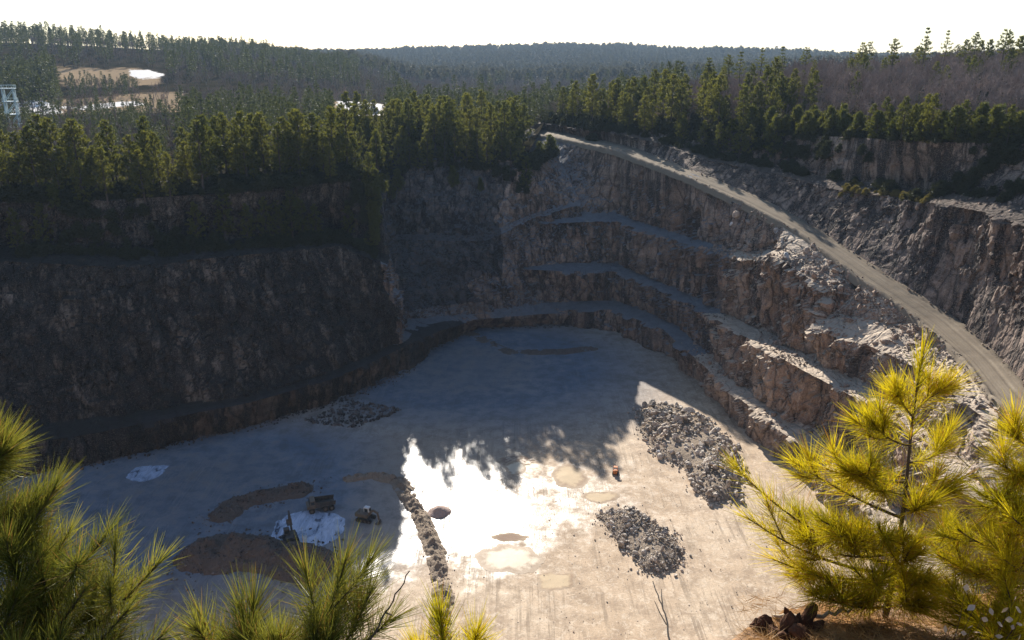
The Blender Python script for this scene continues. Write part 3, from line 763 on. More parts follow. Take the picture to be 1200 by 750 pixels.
def low_bare(i):
    tb, bb = bare_shape(11, 220 + i, 3)
    V, F = tri(bb)
    # thicker twigs stand in distance for the many fine ones: widen about each face's centre
    C = V[F].mean(1, keepdims=True); W = (V[F] - C) * 1.8 + C
    return [(W.reshape(-1, 3), np.arange(len(F) * 3).reshape(-1, 3), 0), (*tri(tb), 0)]
def low_far(i):
    tb, cb, lb = pine_shape(8 + i % 2, 0.02, 5.2, 260 + i, 0.3, 5, 2.4)
    return [(*tri(cb), 0)]
M['scrub'] = leaf_mat('scrub_foliage', (0.022, 0.028, 0.011), (0.06, 0.058, 0.022), 0.3)
M['hill'] = leaf_mat('hill_canopy', (0.05, 0.048, 0.034), (0.12, 0.10, 0.07), 0.3, island=False)
LP = [low_pine(i) for i in range(4)]; LB = [low_bare(i) for i in range(4)]
def spots(n, px0, px1, r0, r1, gap=0, power=1.0, avoid=()):
    out = []; tries = 0
    while len(out) < n and tries < n * 12:
        tries += 1
        px = random.uniform(px0, px1); r = r0 + (r1 - r0) * random.random() ** power
        if any(a <= px <= b and c <= r <= d for a, b, c, d in avoid): continue
        k = (px - 600) / 990; y = r / math.hypot(1, k); x = y * k
        if in_pit(x, y, 12): continue
        if gap and not free(x, y, gap): continue
        g = drop(x, y)
        if g: out.append((x, y, g.z))
    return out
YARD = [(385, 452, 225, 500), (-60, 58, 430, 520), (60, 170, 466, 505), (62, 150, 560, 700), (140, 192, 560, 705), (60, 180, 505, 560)]
mass('pine_wood', LP, spots(150, 200, 470, 225, 430, 3.4, 1.0, YARD) + spots(300, 430, 800, 290, 450, 3.4, 1.0, YARD), [M['pine_far'], M['bark']], 'pines filling the plateau behind the rim trees', (0.65, 1.0))
mass('young_wood', LP, spots(260, -130, 200, 225, 430, 3.0, 1.0, YARD), [M['pine_far'], M['bark']], 'lower mixed pines on the plateau at the far left', (0.42, 0.7))
mass('bare_wood', LB, spots(700, 790, 1330, 215, 345, 1.6) + spots(330, 640, 1330, 330, 450, 2.0) + spots(260, -130, 480, 240, 460, 3, 1.0, YARD) + spots(3400, 40, 950, 450, 1150, 0, 0.9, YARD), [M['twig_far']], 'leafless grey brown wood behind the rim and across the valley', (0.7, 1.05))
mass('distant_forest', LP, spots(900, -160, 420, 600, 1150, 0, 0.9, YARD) + spots(300, -160, 62, 420, 640, 0, 1, [(-60, 58, 430, 515)]) + spots(60, 420, 900, 450, 1000), [M['pine_far'], M['bark']], 'dark conifer forest on the low hills at the left', (0.9, 1.3))
LF = [low_far(i) for i in range(4)]
mass('hill_forest', LF, spots(2200, 250, 1250, 1000, 1900, 0, 1.0) + spots(3800, 200, 1250, 1900, 2750, 0, 1.0), [M['hill'], M['bark']], 'blue hazy forest covering the farthest hills', (1.0, 1.7))
mass('scrub_thicket', LB + [[(V, F, 1) for V, F, m_ in LP[0][:1]], [(V, F, 1) for V, F, m_ in LP[2][:1]]], spots(330, 72, 158, 505, 600, 0), [M['twig_far'], M['pine_far']], 'low bushes on the cleared slope at the far left', (0.35, 0.6))
# low growth under the rim trees
def scrub(i):
    tb, cb, lb = pine_shape(2.2, 0.0, 1.5, 240 + i, 1.0, 9, 0.55)
    return [(*tri(cb), 0)]
SB = [scrub(i) for i in range(4)]
def edge_spots(row, t0, t1, n, d0, d1):
    out = []; rowp = np.array(row)
    for _ in range(n):
        t = random.uniform(t0, t1); p = np.array([np.interp(t, rowp[:, 0], rowp[:, k]) for k in (1, 2)]); d = p - ctr; d /= np.linalg.norm(d)
        q = p + d * (d0 + (d1 - d0) * random.random() ** 1.6); g = drop(q[0], q[1], ('ground', 'left_cliff', 'right_benches'))
        if g: out.append((q[0], q[1], g.z))
    return out
mass('undergrowth', SB, edge_spots(lr[5], 1.2, 8.2, 950, -2.5, 26) + edge_spots(rr[-1], 0.0, 7.1, 500, -2.5, 16) + edge_spots(lr[5], 8.1, 9.0, 160, -1.5, 2.5), [M['scrub']], 'low dark scrub growing under the rim trees', (0.5, 1.25))
mass('shelf_scrub', SB, edge_spots(lr[4], 1.2, 5.7, 420, -6, 5) + edge_spots(rr[10], 0.0, 4.6, 230, -3.0, 3) + edge_spots(rr[10], 5.6, 7.3, 50, -1, 4), [M['scrub']], 'low dark scrub on the shaded rock shelves', (0.35, 0.85))

mass('dry_grass', SB, edge_spots(rr[10], 5.2, 6.4, 70, -5.5, -1.5), [M['drygrass']], 'yellowish dry tufts on the stony middle ledge of the right face', (0.25, 0.6))

# ------------------------------------------------------------------ loose rock
M['boulder'] = rock_mat('broken_rock', (0.72, 0.635, 0.54), (0.54, 0.465, 0.385), (0.26, 0.225, 0.19), (0.62, 0.54, 0.45), 0.0, 0.75)
M['boulder_dark'] = rock_mat('dark_broken_rock', (0.24, 0.205, 0.185), (0.13, 0.11, 0.10), (0.03, 0.027, 0.027), (0.12, 0.105, 0.095), 0.2, 0.75)
M['talus'] = rock_mat('talus_rock', (0.50, 0.385, 0.30), (0.30, 0.225, 0.175), (0.10, 0.085, 0.075), (0.40, 0.33, 0.265), 0.0, 0.75)
M['whitestone'] = rock_mat('white_stone', (0.78, 0.76, 0.73), (0.66, 0.63, 0.6), (0.4, 0.38, 0.36), (0.74, 0.72, 0.7), 0.0, 0.8)
def ico(sub):
    import bmesh
    b = bmesh.new(); bmesh.ops.create_icosphere(b, subdivisions=sub, radius=1.0)
    V = np.array([v.co for v in b.verts]); F = np.array([[v.index for v in f.verts] for f in b.faces]); b.free()
    return V, F
def rock_shape(sub, seed):
    r = np.random.default_rng(seed); V, F = ico(sub); V = V.copy()
    for _ in range(9):           # flat broken faces: clip the ball with random planes
        n = unit(r.normal(size=3)); d = r.uniform(0.45, 0.85)
        h = V @ n; V = V - np.clip(h - d, 0, None)[:, None] * n
    V *= r.uniform(0.7, 1.15, 3) * [1.1, 1.0, 0.8]
    V += 0.05 * np.stack([vnoise(V * 3, seed + k) for k in range(3)], 1)
    return V, F
ROCK_S = [rock_shape(1, 300 + i) for i in range(8)]; ROCK_L = [rock_shape(2, 320 + i) for i in range(6)]
def rotm(r):
    q = unit(r.normal(size=4)); w, x, y, z = q
    return np.array([[1 - 2 * (y * y + z * z), 2 * (x * y - z * w), 2 * (x * z + y * w)], [2 * (x * y + z * w), 1 - 2 * (x * x + z * z), 2 * (y * z - x * w)], [2 * (x * z - y * w), 2 * (y * z + x * w), 1 - 2 * (x * x + y * y)]])
def rubble(name, items, m, label, cat='rubble'):
    """items: (x, y, z, size) -> one heap of broken stone"""
    Vs, Fs, n = [], [], 0
    for x, y, z, s in items:
        V, F = ROCK_S[rng.integers(8)]
        Vs.append((V @ rotm(rng).T) * s * 0.5 + [x, y, z]); Fs.append(F + n); n += len(V)
    o = link(name, mesh(name, np.concatenate(Vs), np.concatenate(Fs), m))
    return tag(o, label, cat, kind='stuff')
rock_protos = {}
def boulder(p, s, label, group=None, m='boulder', name='boulder'):
    i = random.randrange(6)
    if (i, m) not in rock_protos: rock_protos[i, m] = mesh('boulder', *ROCK_L[i], M[m])
    o = link(name, rock_protos[i, m], None, p)
    o.rotation_euler = [random.uniform(0, 6.28) for _ in range(3)]
    k = s * 0.5; o.scale = (k * random.uniform(0.85, 1.2), k * random.uniform(0.85, 1.2), k * random.uniform(0.8, 1.1))
    return tag(o, label, 'boulder', group)
def sample_faces(V, F, n, pick, seed):
    r = np.random.default_rng(seed); c = V[F]
    nrm = np.cross(c[:, 1] - c[:, 0], c[:, 3] - c[:, 0]); ar = np.linalg.norm(nrm, axis=1); nz = np.abs(nrm[:, 2]) / (ar + 1e-9)
    w = ar * pick(c.mean(1), nz); w = w / w.sum()
    i = r.choice(len(F), n, p=w); a, b = r.random((2, n, 1))
    q = c[i]
    return q[:, 0] * (1 - a) * (1 - b) + q[:, 1] * a * (1 - b) + q[:, 2] * a * b + q[:, 3] * (1 - a) * b
size = lambda n, lo, hi, k: lo * (1 - rng.random(n) * (1 - (lo / hi) ** k)) ** (-1 / k)
# talus on the right benches and the broken slope under the road
cs = np.cumsum([0] + sub)
rows_ = np.arange(len(rF)) // (rnc - 1)
onrub = ((rows_ >= cs[5]) & (rows_ < cs[7]))
led = ((rows_ >= cs[1]) & (rows_ < cs[2])) | ((rows_ >= cs[3]) & (rows_ < cs[4]))
def pick_r(c, nz): return ((nz > 0.35) * (np.where(onrub, 1.0, np.where(led, 0.30, 0.0))) * (c[:, 1] > 85) * (c[:, 1] < 200) * np.clip(fbm(c * 0.12, 3, 71) * 1.6 + 0.3, 0.02, 1))
q = sample_faces(rV, rF, 3400, pick_r, 5); sz = size(3400, 0.28, 2.0, 2.4)
rubble('rock_rubble', [(*a, s) for a, s in zip(q + [0, 0, 0.06], sz)], M['talus'], 'broken pale rubble lying on the right benches under the haul road')
q = sample_faces(rV, rF, 70, pick_r, 6)
for a in q: boulder(a + [0, 0, 0.15], random.uniform(1.2, 2.4), 'angular tan boulder lying in the rubble slope below the haul road', 'boulders below the haul road', 'talus')
# stones along the middle ledge of the right upper face
pk = lambda c, nz: ((rows_ >= cs[9]) & (rows_ < cs[10])) * (c[:, 0] > 66) * (c[:, 0] < 95) * (nz > 0.3) * 1.0
q = sample_faces(rV, rF, 260, pk, 8)
rubble('ledge_rubble', [(*a, s) for a, s in zip(q, size(260, 0.3, 1.3, 2))], M['talus'], 'pale stones littering the middle ledge of the right upper face')
# stones spilled along both shoulders of the road
q = []
for _ in range(620):
    i = rng.integers(60, 340); f = rng.choice([0.03, 0.98]) + rng.normal(0, 0.05); a = A[i] * (1 - f) + B[i] * f
    q.append((a[0], a[1], a[2] + 0.35 + (0.25 if f < 0.2 else 0), 0.15 + 0.5 * rng.random() ** 2.5))
rubble('road_edge_stones', q, M['talus'], 'small stones spilled along both shoulders of the haul road')
# foot of the left cliff
q = [P(random.uniform(358, 470), random.uniform(466, 502), FLOOR) for _ in range(900)]
q = [a for a in q if abs((project(a)[1] - 487 + (project(a)[0] - 415) * 0.12)) < 16 * (1 - abs(project(a)[0] - 415) / 62)]
rubble('cliff_foot_rubble', [(a[0], a[1], a[2] + 0.25, s) for a, s in zip(q, size(len(q), 0.4, 1.4, 2.2))], M['boulder_dark'], 'dark rubble spread on the floor at the foot of the left cliff')
q = []
for t in np.linspace(2.4, 9, 900):
    r0 = np.array(lr[0]); a = np.array([np.interp(t, r0[:, 0], r0[:, k]) for k in (1, 2)])
    d = ctr - a; d = d / np.linalg.norm(d); a = a + d * abs(rng.normal(0.6, 1.5)); q.append((a[0], a[1], FLOOR + 0.15, 0.3 + abs(rng.normal(0, 0.35))))
rubble('cliff_base_stones', q, M['boulder_dark'], 'small fallen stones strewn along the bottom of the shaded walls')

# ------------------------------------------------------------------ heaps, berms and puddles on the floor
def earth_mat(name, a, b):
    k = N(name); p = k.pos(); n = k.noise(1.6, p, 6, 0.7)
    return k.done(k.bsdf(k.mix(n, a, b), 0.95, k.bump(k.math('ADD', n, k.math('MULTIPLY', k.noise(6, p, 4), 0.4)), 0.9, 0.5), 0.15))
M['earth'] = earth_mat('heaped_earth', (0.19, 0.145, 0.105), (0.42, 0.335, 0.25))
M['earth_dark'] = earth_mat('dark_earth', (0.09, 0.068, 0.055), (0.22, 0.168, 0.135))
M['sand'] = earth_mat('reddish_sand', (0.42, 0.31, 0.26), (0.56, 0.43, 0.36))
def ridge(name, line, width, height, m, label, cat, seed, kind='structure', rough=0.5):
    c = np.array([P(px, py, FLOOR)[:2] for px, py in line]); s = np.r_[0, np.cumsum(np.linalg.norm(np.diff(c, axis=0), axis=1))]
    n = max(30, int(s[-1] / 0.22)); u = np.linspace(0, s[-1], n)
    q = np.stack([np.interp(u, s, c[:, k]) for k in (0, 1)], 1)
    for _ in range(30): q[1:-1] = 0.25 * q[:-2] + 0.5 * q[1:-1] + 0.25 * q[2:]
    t = unit(np.gradient(q, axis=0)); nn = np.stack([-t[:, 1], t[:, 0]], 1)
    end = np.clip(np.minimum(u, s[-1] - u) / (width * 0.6), 0, 1) ** 0.6
    W = np.linspace(-1, 1, 35); G = []
    for w in W:
        xy = q + nn * (w * width * (0.35 + 0.65 * end) * (1 + 0.25 * fbm(np.stack([u * 0.25, 0 * u + w, 0 * u], 1), 2, seed)))[:, None]
        pr = max(0, 1 - abs(w) ** 1.35)
        p3 = np.stack([xy[:, 0], xy[:, 1], 0 * u], 1)
        z = height * pr * end * (0.75 + 0.35 * fbm(p3 * 0.3, 2, seed + 1)) + rough * (0.25 + 0.75 * pr) * (0.5 * fbm(p3 * 0.9, 4, seed + 2, 0.6) + 0.22 * blocks(p3 * 1.3 + [0, 0, seed], seed)[0])
        if abs(w) == 1: z = z * 0 - 0.3
        elif abs(w) > 0.85: z = z - 0.12
        G.append(np.stack([xy[:, 0], xy[:, 1], FLOOR + z], 1))
    G = np.array(G)
    o = link(name, mesh(name, G.reshape(-1, 3), grid_faces(len(W), n), m, True)); tag(o, label, cat, kind=kind)
    G_BVH[name + label] = BVHTree.FromPolygons([tuple(v) for v in G.reshape(-1, 3)], [tuple(int(i) for i in f) for f in grid_faces(len(W), n)])
    return o, name + label, q
RID = []
RID.append(ridge('earth_berm', [(402, 562), (440, 559), (466, 562), (480, 583), (496, 612), (509, 640), (517, 675), (520, 705), (512, 760)], 1.7, 0.85, M['earth'], 'low winding berm of dug earth crossing the wet floor', 'berm', 91, rough=0.9))
_, bk, bq = RID[0]
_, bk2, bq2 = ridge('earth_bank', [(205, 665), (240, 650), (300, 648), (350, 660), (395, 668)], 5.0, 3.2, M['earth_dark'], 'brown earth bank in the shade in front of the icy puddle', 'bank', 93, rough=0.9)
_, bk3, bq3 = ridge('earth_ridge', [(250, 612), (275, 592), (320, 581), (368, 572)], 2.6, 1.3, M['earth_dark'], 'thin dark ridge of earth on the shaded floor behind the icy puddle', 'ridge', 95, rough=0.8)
ridge('track_edge', [(545, 388), (600, 414), (655, 412), (700, 408)], 2.2, 0.35, M['earth_dark'], 'faint pale ridge near the far end of the shaded floor', 'ridge', 97)
items = []
for _ in range(650):
    i = rng.integers(len(bq)); x, y = bq[i] + rng.normal(0, 0.95, 2); g = drop(x, y, (bk, 'quarry_floor'), 0)
    if g: items.append((x, y, g.z, 0.10 + 0.4 * rng.random() ** 3))
rubble('berm_stones', items, M['talus'], 'lumps of stone mixed into the winding earth berm')
items = []
for bb_, bqq, sp_, n_ in ((bk2, bq2, 3.2, 1300), (bk3, bq3, 1.6, 700)):
    for _ in range(n_):
        i = rng.integers(len(bqq)); x, y = bqq[i] + rng.normal(0, sp_, 2); g = drop(x, y, (bb_, 'quarry_floor'), 0)
        if g: items.append((x, y, g.z, 0.15 + 0.6 * rng.random() ** 2.5))
rubble('bank_stones', items, M['boulder_dark'], 'dark stones scattered over the shaded earth banks')
def heap(name, cx, cy, rx, ry, h, rot, m, label, cat, seed, kind=None, n=48):
    a = np.linspace(0, 2 * np.pi, n + 1); r = np.linspace(0, 1, 20); V = []
    for f in r:
        x = np.cos(a) * rx * f; y = np.sin(a) * ry * f
        c, s = math.cos(rot), math.sin(rot); p = np.stack([cx + x * c - y * s, cy + x * s + y * c, 0 * x], 1)
        p[-1] = p[0]
        z = h * (1 - f ** 1.5) * (1 + 0.25 * fbm(p * 0.35, 3, seed)) + 0.15 * h * fbm(p * 1.2, 3, seed + 1) * (1 - f)
        p[:, :2] = [cx, cy] + (p[:, :2] - [cx, cy]) * (1 + 0.22 * fbm(p * 0.25, 2, seed + 2))[:, None]
        V.append(np.stack([p[:, 0], p[:, 1], FLOOR + z - 0.12 * (f == 1)], 1))
    V = np.array(V); F = grid_faces(len(r), n + 1)
    o = link(name, mesh(name, V.reshape(-1, 3), F, m, True)); tag(o, label, cat, None, kind)
    G_BVH[label] = BVHTree.FromPolygons([tuple(v) for v in V.reshape(-1, 3)], [tuple(int(i) for i in f) for f in F])
    return label
c = P(514, 600, FLOOR); heap('sand_mound', c[0], c[1], 2.3, 2.0, 1.15, 0.2, M['sand'], 'small smooth reddish mound beside the earth berm in the glare', 'mound', 101)
def pile(poly, n, lo, hi, pw, nb, label, blabel, group, hcap, seed, base_label):
    """broken stone piled inside an outline surveyed on the floor"""
    q = np.array([P(px, py, FLOOR)[:2] for px, py in poly]); m = q.mean(0)
    from mathutils.geometry import intersect_point_line
    e0, e1 = q, np.roll(q, -1, 0)
    def inside(p):
        c = ((e0[:, 1] > p[1]) != (e1[:, 1] > p[1])) & (p[0] < (e1[:, 0] - e0[:, 0]) * (p[1] - e0[:, 1]) / (e1[:, 1] - e0[:, 1] + 1e-12) + e0[:, 0])
        return c.sum() % 2 == 1
    def edge(p):
        d = e1 - e0; t = np.clip(((p - e0) * d).sum(1) / (d * d).sum(1), 0, 1)
        return np.linalg.norm(e0 + d * t[:, None] - p, axis=1).min()
    lo_, hi_ = q.min(0), q.max(0); out = []
    while len(out) < n + nb:
        p = rng.uniform(lo_, hi_)
        if not inside(p + rng.normal(0, 0.5, 2)): continue
        z = hcap * (min(1, edge(p) / 3.2) ** 0.8 if inside(p) else 0) * (0.8 + 0.35 * float(fbm(np.array([[p[0] * 0.2, p[1] * 0.2, seed]]), 2, seed)[0]))
        out.append((p[0], p[1], FLOOR + z * 0.95 + rng.uniform(-0.1, 0.25)))
    for i in range(n // 7):          # stones that rolled off the edge
        j = rng.integers(len(q)); f = rng.random(); p = e0[j] * (1 - f) + e1[j] * f + rng.normal(0, 0.9, 2)
        out[i] = (p[0], p[1], FLOOR + 0.1)
    # the core of the heap under the loose stones
    gx = np.linspace(lo_[0], hi_[0], 60); gy = np.linspace(lo_[1], hi_[1], 60); GX, GY = np.meshgrid(gx, gy)
    Z = np.array([hcap * 0.7 * min(1, edge(np.array(p)) / 3.2) ** 0.8 if inside(p) else -0.5 for p in zip(GX.ravel(), GY.ravel())])
    V = np.stack([GX.ravel(), GY.ravel(), FLOOR + Z - 0.1], 1)
    sz = size(n, lo, hi, pw)
    o = rubble('rock_pile', [(*a, s) for a, s in zip(out[:n], sz)], M['boulder'], label, 'rock pile')
    core = link('core', mesh('core', V, grid_faces(60, 60), M['earth'], True), o); core['kind'] = 'stuff'
    for a in out[n:]: boulder((a[0], a[1], a[2] + 0.2), rng.uniform(hi * 0.8, hi * 1.3), blabel, group)
pile([(745, 482), (762, 474), (790, 476), (828, 492), (858, 520), (872, 548), (868, 585), (830, 590), (812, 572), (800, 548), (770, 536), (752, 512)], 1500, 0.32, 1.5, 1.5, 110,
     'heap of grey broken rock at the foot of the right benches', 'big grey block lying on the rock heap by the right benches', 'blocks on the rock heap by the benches', 2.1, 111, '')
pile([(698, 604), (715, 600), (742, 597), (762, 610), (788, 628), (802, 648), (795, 664), (770, 674), (752, 668), (738, 648), (718, 630)], 1700, 0.18, 0.95, 1.6, 50,
     'long heap of grey crushed rock alone on the sunlit floor', 'grey block lying on the lone rock heap of the sunlit floor', 'blocks on the lone rock heap', 2.0, 113, '')
boulder(P(771, 534, FLOOR) + [0, 0, 0.4], 1.9, 'large white block at the near edge of the grey rock heap', None, 'whitestone')
for px, py, s in ((857, 262, 1.5), (910, 271, 1.6), (917, 283, 1.3), (922, 302, 2.0)):
    hit = G_BVH['right_benches'].ray_cast(Vector((0, 0, 0)), Vector(ray(px, py)))
    if hit[0] is not None: boulder(hit[0], s, {857: 'pale boulder alone on the shaded slope under the haul road', 910: 'whitish boulder just under the haul road edge where the sun begins', 917: 'small whitish boulder below another at the haul road edge', 922: 'largest white boulder at the top of the upper rock outcrop'}[px], None, 'whitestone')


q = [P(random.uniform(540, 900), random.uniform(520, 745), FLOOR) for _ in range(380)]
rubble('stray_stones', [(a[0], a[1], a[2] + 0.05, 0.12 + 0.3 * rng.random() ** 3) for a in q], M['boulder'], 'small stray stones dotted over the sunlit pit floor')

def water_mat(name, col, rough, edge, spec=0.5, mott=0.3):
    k = N(name); p = k.pos()
    n = k.noise(0.5, p, 5, 0.65); r = k.n('Attribute', attribute_name='rim').outputs['Fac']
    c = k.mix(k.math('MULTIPLY', n, mott), col, edge)
    c = k.mix(k.ramp(k.math('ADD', r, k.math('MULTIPLY', k.math('SUBTRACT', n, 0.5), 1.1)), [(0.62, 0), (0.86, 1)]), c, edge)
    c = k.mix(k.ramp(k.math('ADD', r, k.math('MULTIPLY', k.math('SUBTRACT', k.noise(1.5, p, 4), 0.5), 0.3)), [(0.8, 0), (0.98, 1)]), c, (0.40, 0.305, 0.21))
    return k.done(k.bsdf(c, rough, k.bump(k.noise(2.0, p, 3), 0.05, 0.05), spec))
M['mud_water'] = water_mat('muddy_water', (0.52, 0.40, 0.25), 0.75, (0.30, 0.205, 0.13), 0.2)
M['milk_water'] = water_mat('milky_water', (0.64, 0.56, 0.42), 0.65, (0.32, 0.225, 0.145), 0.25)
M['brown_mud'] = water_mat('brown_mud', (0.27, 0.19, 0.14), 0.9, (0.35, 0.27, 0.19), 0.1)
def ice_mat():
    k = N('pale_ice'); p = k.pos((1, 0.35, 1))
    n = k.noise(0.8, p, 6, 0.7, 0.6)
    c = k.ramp(n, [(0.36, (0.08, 0.10, 0.14)), (0.43, (0.34, 0.42, 0.55)), (0.62, (0.46, 0.55, 0.70))])
    return k.done(k.bsdf(c, k.ramp(n, [(0.4, 0.12), (0.6, 0.35)]), k.bump(n, 0.15, 0.1), 0.6))
M['ice'] = ice_mat()
def puddle(name, px, py, w, h, m, label, seed, cat='puddle', dz=0.0, wob=0.3):
    c = P(px, py, FLOOR); a = P(px + w / 2, py, FLOOR); b = P(px, py - h / 2, FLOOR)
    rx, ry = np.linalg.norm(a - c), np.linalg.norm(b - c)
    th = np.linspace(0, 2 * np.pi, 72, endpoint=False); rr_ = np.linspace(0, 1, 9)
    k = 1 + wob * fbm(np.stack([np.cos(th) * 0.9, np.sin(th) * 0.9, 0 * th + seed], 1), 5, seed, 0.6)
    V, rimv = [], []
    zc = max(floor_h(c[:1] + rx * np.cos(th), c[1] + ry * np.sin(th)).max(), floor_h(c[:1], c[1:2])[0])
    for f in rr_:
        x = c[0] + np.cos(th) * rx * k * f; y = c[1] + np.sin(th) * ry * k * f
        z = floor_h(x, y) + 0.03 - 0.025 * (f > 0.99) + dz
        V.append(np.stack([x, y, z], 1)); rimv.append(np.full(72, f))
    V = np.concatenate(V); n = 72
    F = np.array([(i * n + j, i * n + (j + 1) % n, (i + 1) * n + (j + 1) % n, (i + 1) * n + j) for i in range(8) for j in range(n)])
    o = link(name, mesh(name, V, F, m, True)); tag(o, label, cat, kind='structure')
    at = o.data.attributes.new('rim', 'FLOAT', 'POINT'); at.data.foreach_set('value', np.concatenate(rimv).astype(np.float32))
puddle('puddle', 605, 549, 25, 17, M['milk_water'], 'round milky puddle ringed with mud near the shadow edge', 1, wob=0.12)
puddle('puddle', 597, 655, 64, 32, M['milk_water'], 'large cream coloured puddle on the sunlit floor', 4, dz=0.01)
puddle('puddle', 653, 681, 52, 27, M['mud_water'], 'tan puddle nearest the viewpoint', 3)
puddle('puddle', 669, 558, 40, 30, M['mud_water'], 'tan puddle between the round puddle and the small orange machine', 5)
puddle('puddle', 702, 582, 40, 14, M['mud_water'], 'shallow tan puddle below the small orange machine', 7)
puddle('mud_patch', 596, 631, 44, 9, M['brown_mud'], 'thin brown patch of mud above the large cream puddle', 9, 'mud')
puddle('mud_patch', 605, 541, 46, 14, M['brown_mud'], 'brown mud around the far side of the round puddle', 11, 'mud', -0.03)
puddle('ice_sheet', 356, 620, 88, 40, M['ice'], 'pale blue ice or shallow water with a dark machine standing in it', 13, 'ice', wob=0.2)
puddle('ice_sheet', 175, 553, 46, 18, M['ice'], 'small pale blue patch of ice at the foot of the left cliff', 15, 'ice')

# ------------------------------------------------------------------ machines on the floor
import bmesh
def paint(name, c, rough=0.55, metal=0.0, dirt=0.5):
    k = N(name); p = k.pos((1, 1, 1), True); n = k.noise(2.2, p, 6, 0.7)
    return k.done(k.bsdf(k.mix(k.ramp(n, [(0.42, 0), (0.7, dirt)]), c, (0.22, 0.18, 0.14)), k.ramp(n, [(0.4, rough), (0.7, 0.9)]), None, 0.4, metal))
M['dkpaint'] = paint('dark_machine_paint', (0.035, 0.035, 0.034)); M['whpaint'] = paint('white_cab_paint', (0.72, 0.72, 0.70), 0.4, 0, 0.25)
M['tanpaint'] = paint('faded_tan_paint', (0.13, 0.105, 0.075)); M['orpaint'] = paint('orange_machine_paint', (0.55, 0.17, 0.03), 0.5, 0, 0.35)
M['rubber'] = paint('black_rubber', (0.02, 0.02, 0.02), 0.85, 0, 0.3); M['steel'] = paint('worn_steel', (0.12, 0.115, 0.11), 0.5, 0.4)
def glass():
    k = N('cab_glass'); return k.done(k.bsdf((0.02, 0.03, 0.035), 0.08, None, 0.6))
M['glass'] = glass()
def bm_new(): return bmesh.new()
def bm_box(b, size_, c, rot=None, bev=0.03):
    r = bmesh.ops.create_cube(b, size=1.0); vs = r['verts']
    bmesh.ops.scale(b, vec=size_, verts=vs)
    if bev:
        ed = list({e for v in vs for e in v.link_edges}); o = bmesh.ops.bevel(b, geom=ed, offset=min(bev, min(size_) * 0.3), segments=2, affect='EDGES')
        vs = list({v for f in o['faces'] for v in f.verts} | {v for v in vs if v.is_valid})
    if rot is not None: bmesh.ops.rotate(b, cent=(0, 0, 0), matrix=rot, verts=vs)
    bmesh.ops.translate(b, vec=c, verts=vs)
def bm_prism(b, outline, y0, y1):          # outline in x, z; extruded along y
    a = [b.verts.new((x, y0, z)) for x, z in outline]; c = [b.verts.new((x, y1, z)) for x, z in outline]; n = len(a)
    b.faces.new(a); b.faces.new(c[::-1])
    for i in range(n): b.faces.new((a[i], c[i], c[(i + 1) % n], a[(i + 1) % n]))
def bm_cyl(b, r, w, c, seg=18, axis='Y', r2=None):
    o = bmesh.ops.create_cone(b, cap_ends=True, segments=seg, radius1=r, radius2=r if r2 is None else r2, depth=w)
    if axis == 'Y': bmesh.ops.rotate(b, cent=(0, 0, 0), matrix=Matrix.Rotation(math.pi / 2, 3, 'X'), verts=o['verts'])
    if axis == 'X': bmesh.ops.rotate(b, cent=(0, 0, 0), matrix=Matrix.Rotation(math.pi / 2, 3, 'Y'), verts=o['verts'])
    bmesh.ops.translate(b, vec=c, verts=o['verts'])
def bm_obj(b, name, m, parent):
    bmesh.ops.recalc_face_normals(b, faces=b.faces)
    me = bpy.data.meshes.new(name); b.to_mesh(me); b.free(); me.materials.append(M[m]); return link(name, me, parent)
def track_outline(L, h):
    o = []
    for s in (1, -1):
        for a in np.linspace(-90, 90, 9):
            o.append((s * (L / 2 - h / 2) + s * math.cos(R(a)) * h / 2, h / 2 + s * math.sin(R(a)) * h / 2))
    return o
def tracks(root, L, W, h, w):
    for s in (1, -1):
        b = bm_new(); bm_prism(b, track_outline(L, h), s * W / 2 - w / 2, s * W / 2 + w / 2)
        n = int(L / 0.22)
        for i in range(n):               # grouser bars
            x = -L / 2 + h / 2 + (L - h) * (i + 0.5) / n
            for z in (0.0, h): bm_box(b, (0.05, w + 0.02, 0.05), (x, s * W / 2, z), None, 0)
        t = bm_obj(b, 'track', 'rubber', root)
        b = bm_new()
        for i in range(4): bm_cyl(b, h * 0.3, 0.06, (-L / 2 + h / 2 + (L - h) * i / 3, s * (W / 2 + w / 2 + 0.02), h / 2), 12)
        bm_obj(b, 'track_rollers', 'steel', t)
def at_floor(px, py): p = P(px, py, FLOOR); return (p[0], p[1], float(floor_h(p[:1], p[1:2])[0]))
def beam(b, p0, p1, w, h):
    p0, p1 = Vector(p0), Vector(p1); d = p1 - p0
    bm_box(b, (d.length, w, h), (p0 + p1) / 2, d.to_track_quat('X', 'Z').to_matrix(), 0.02)
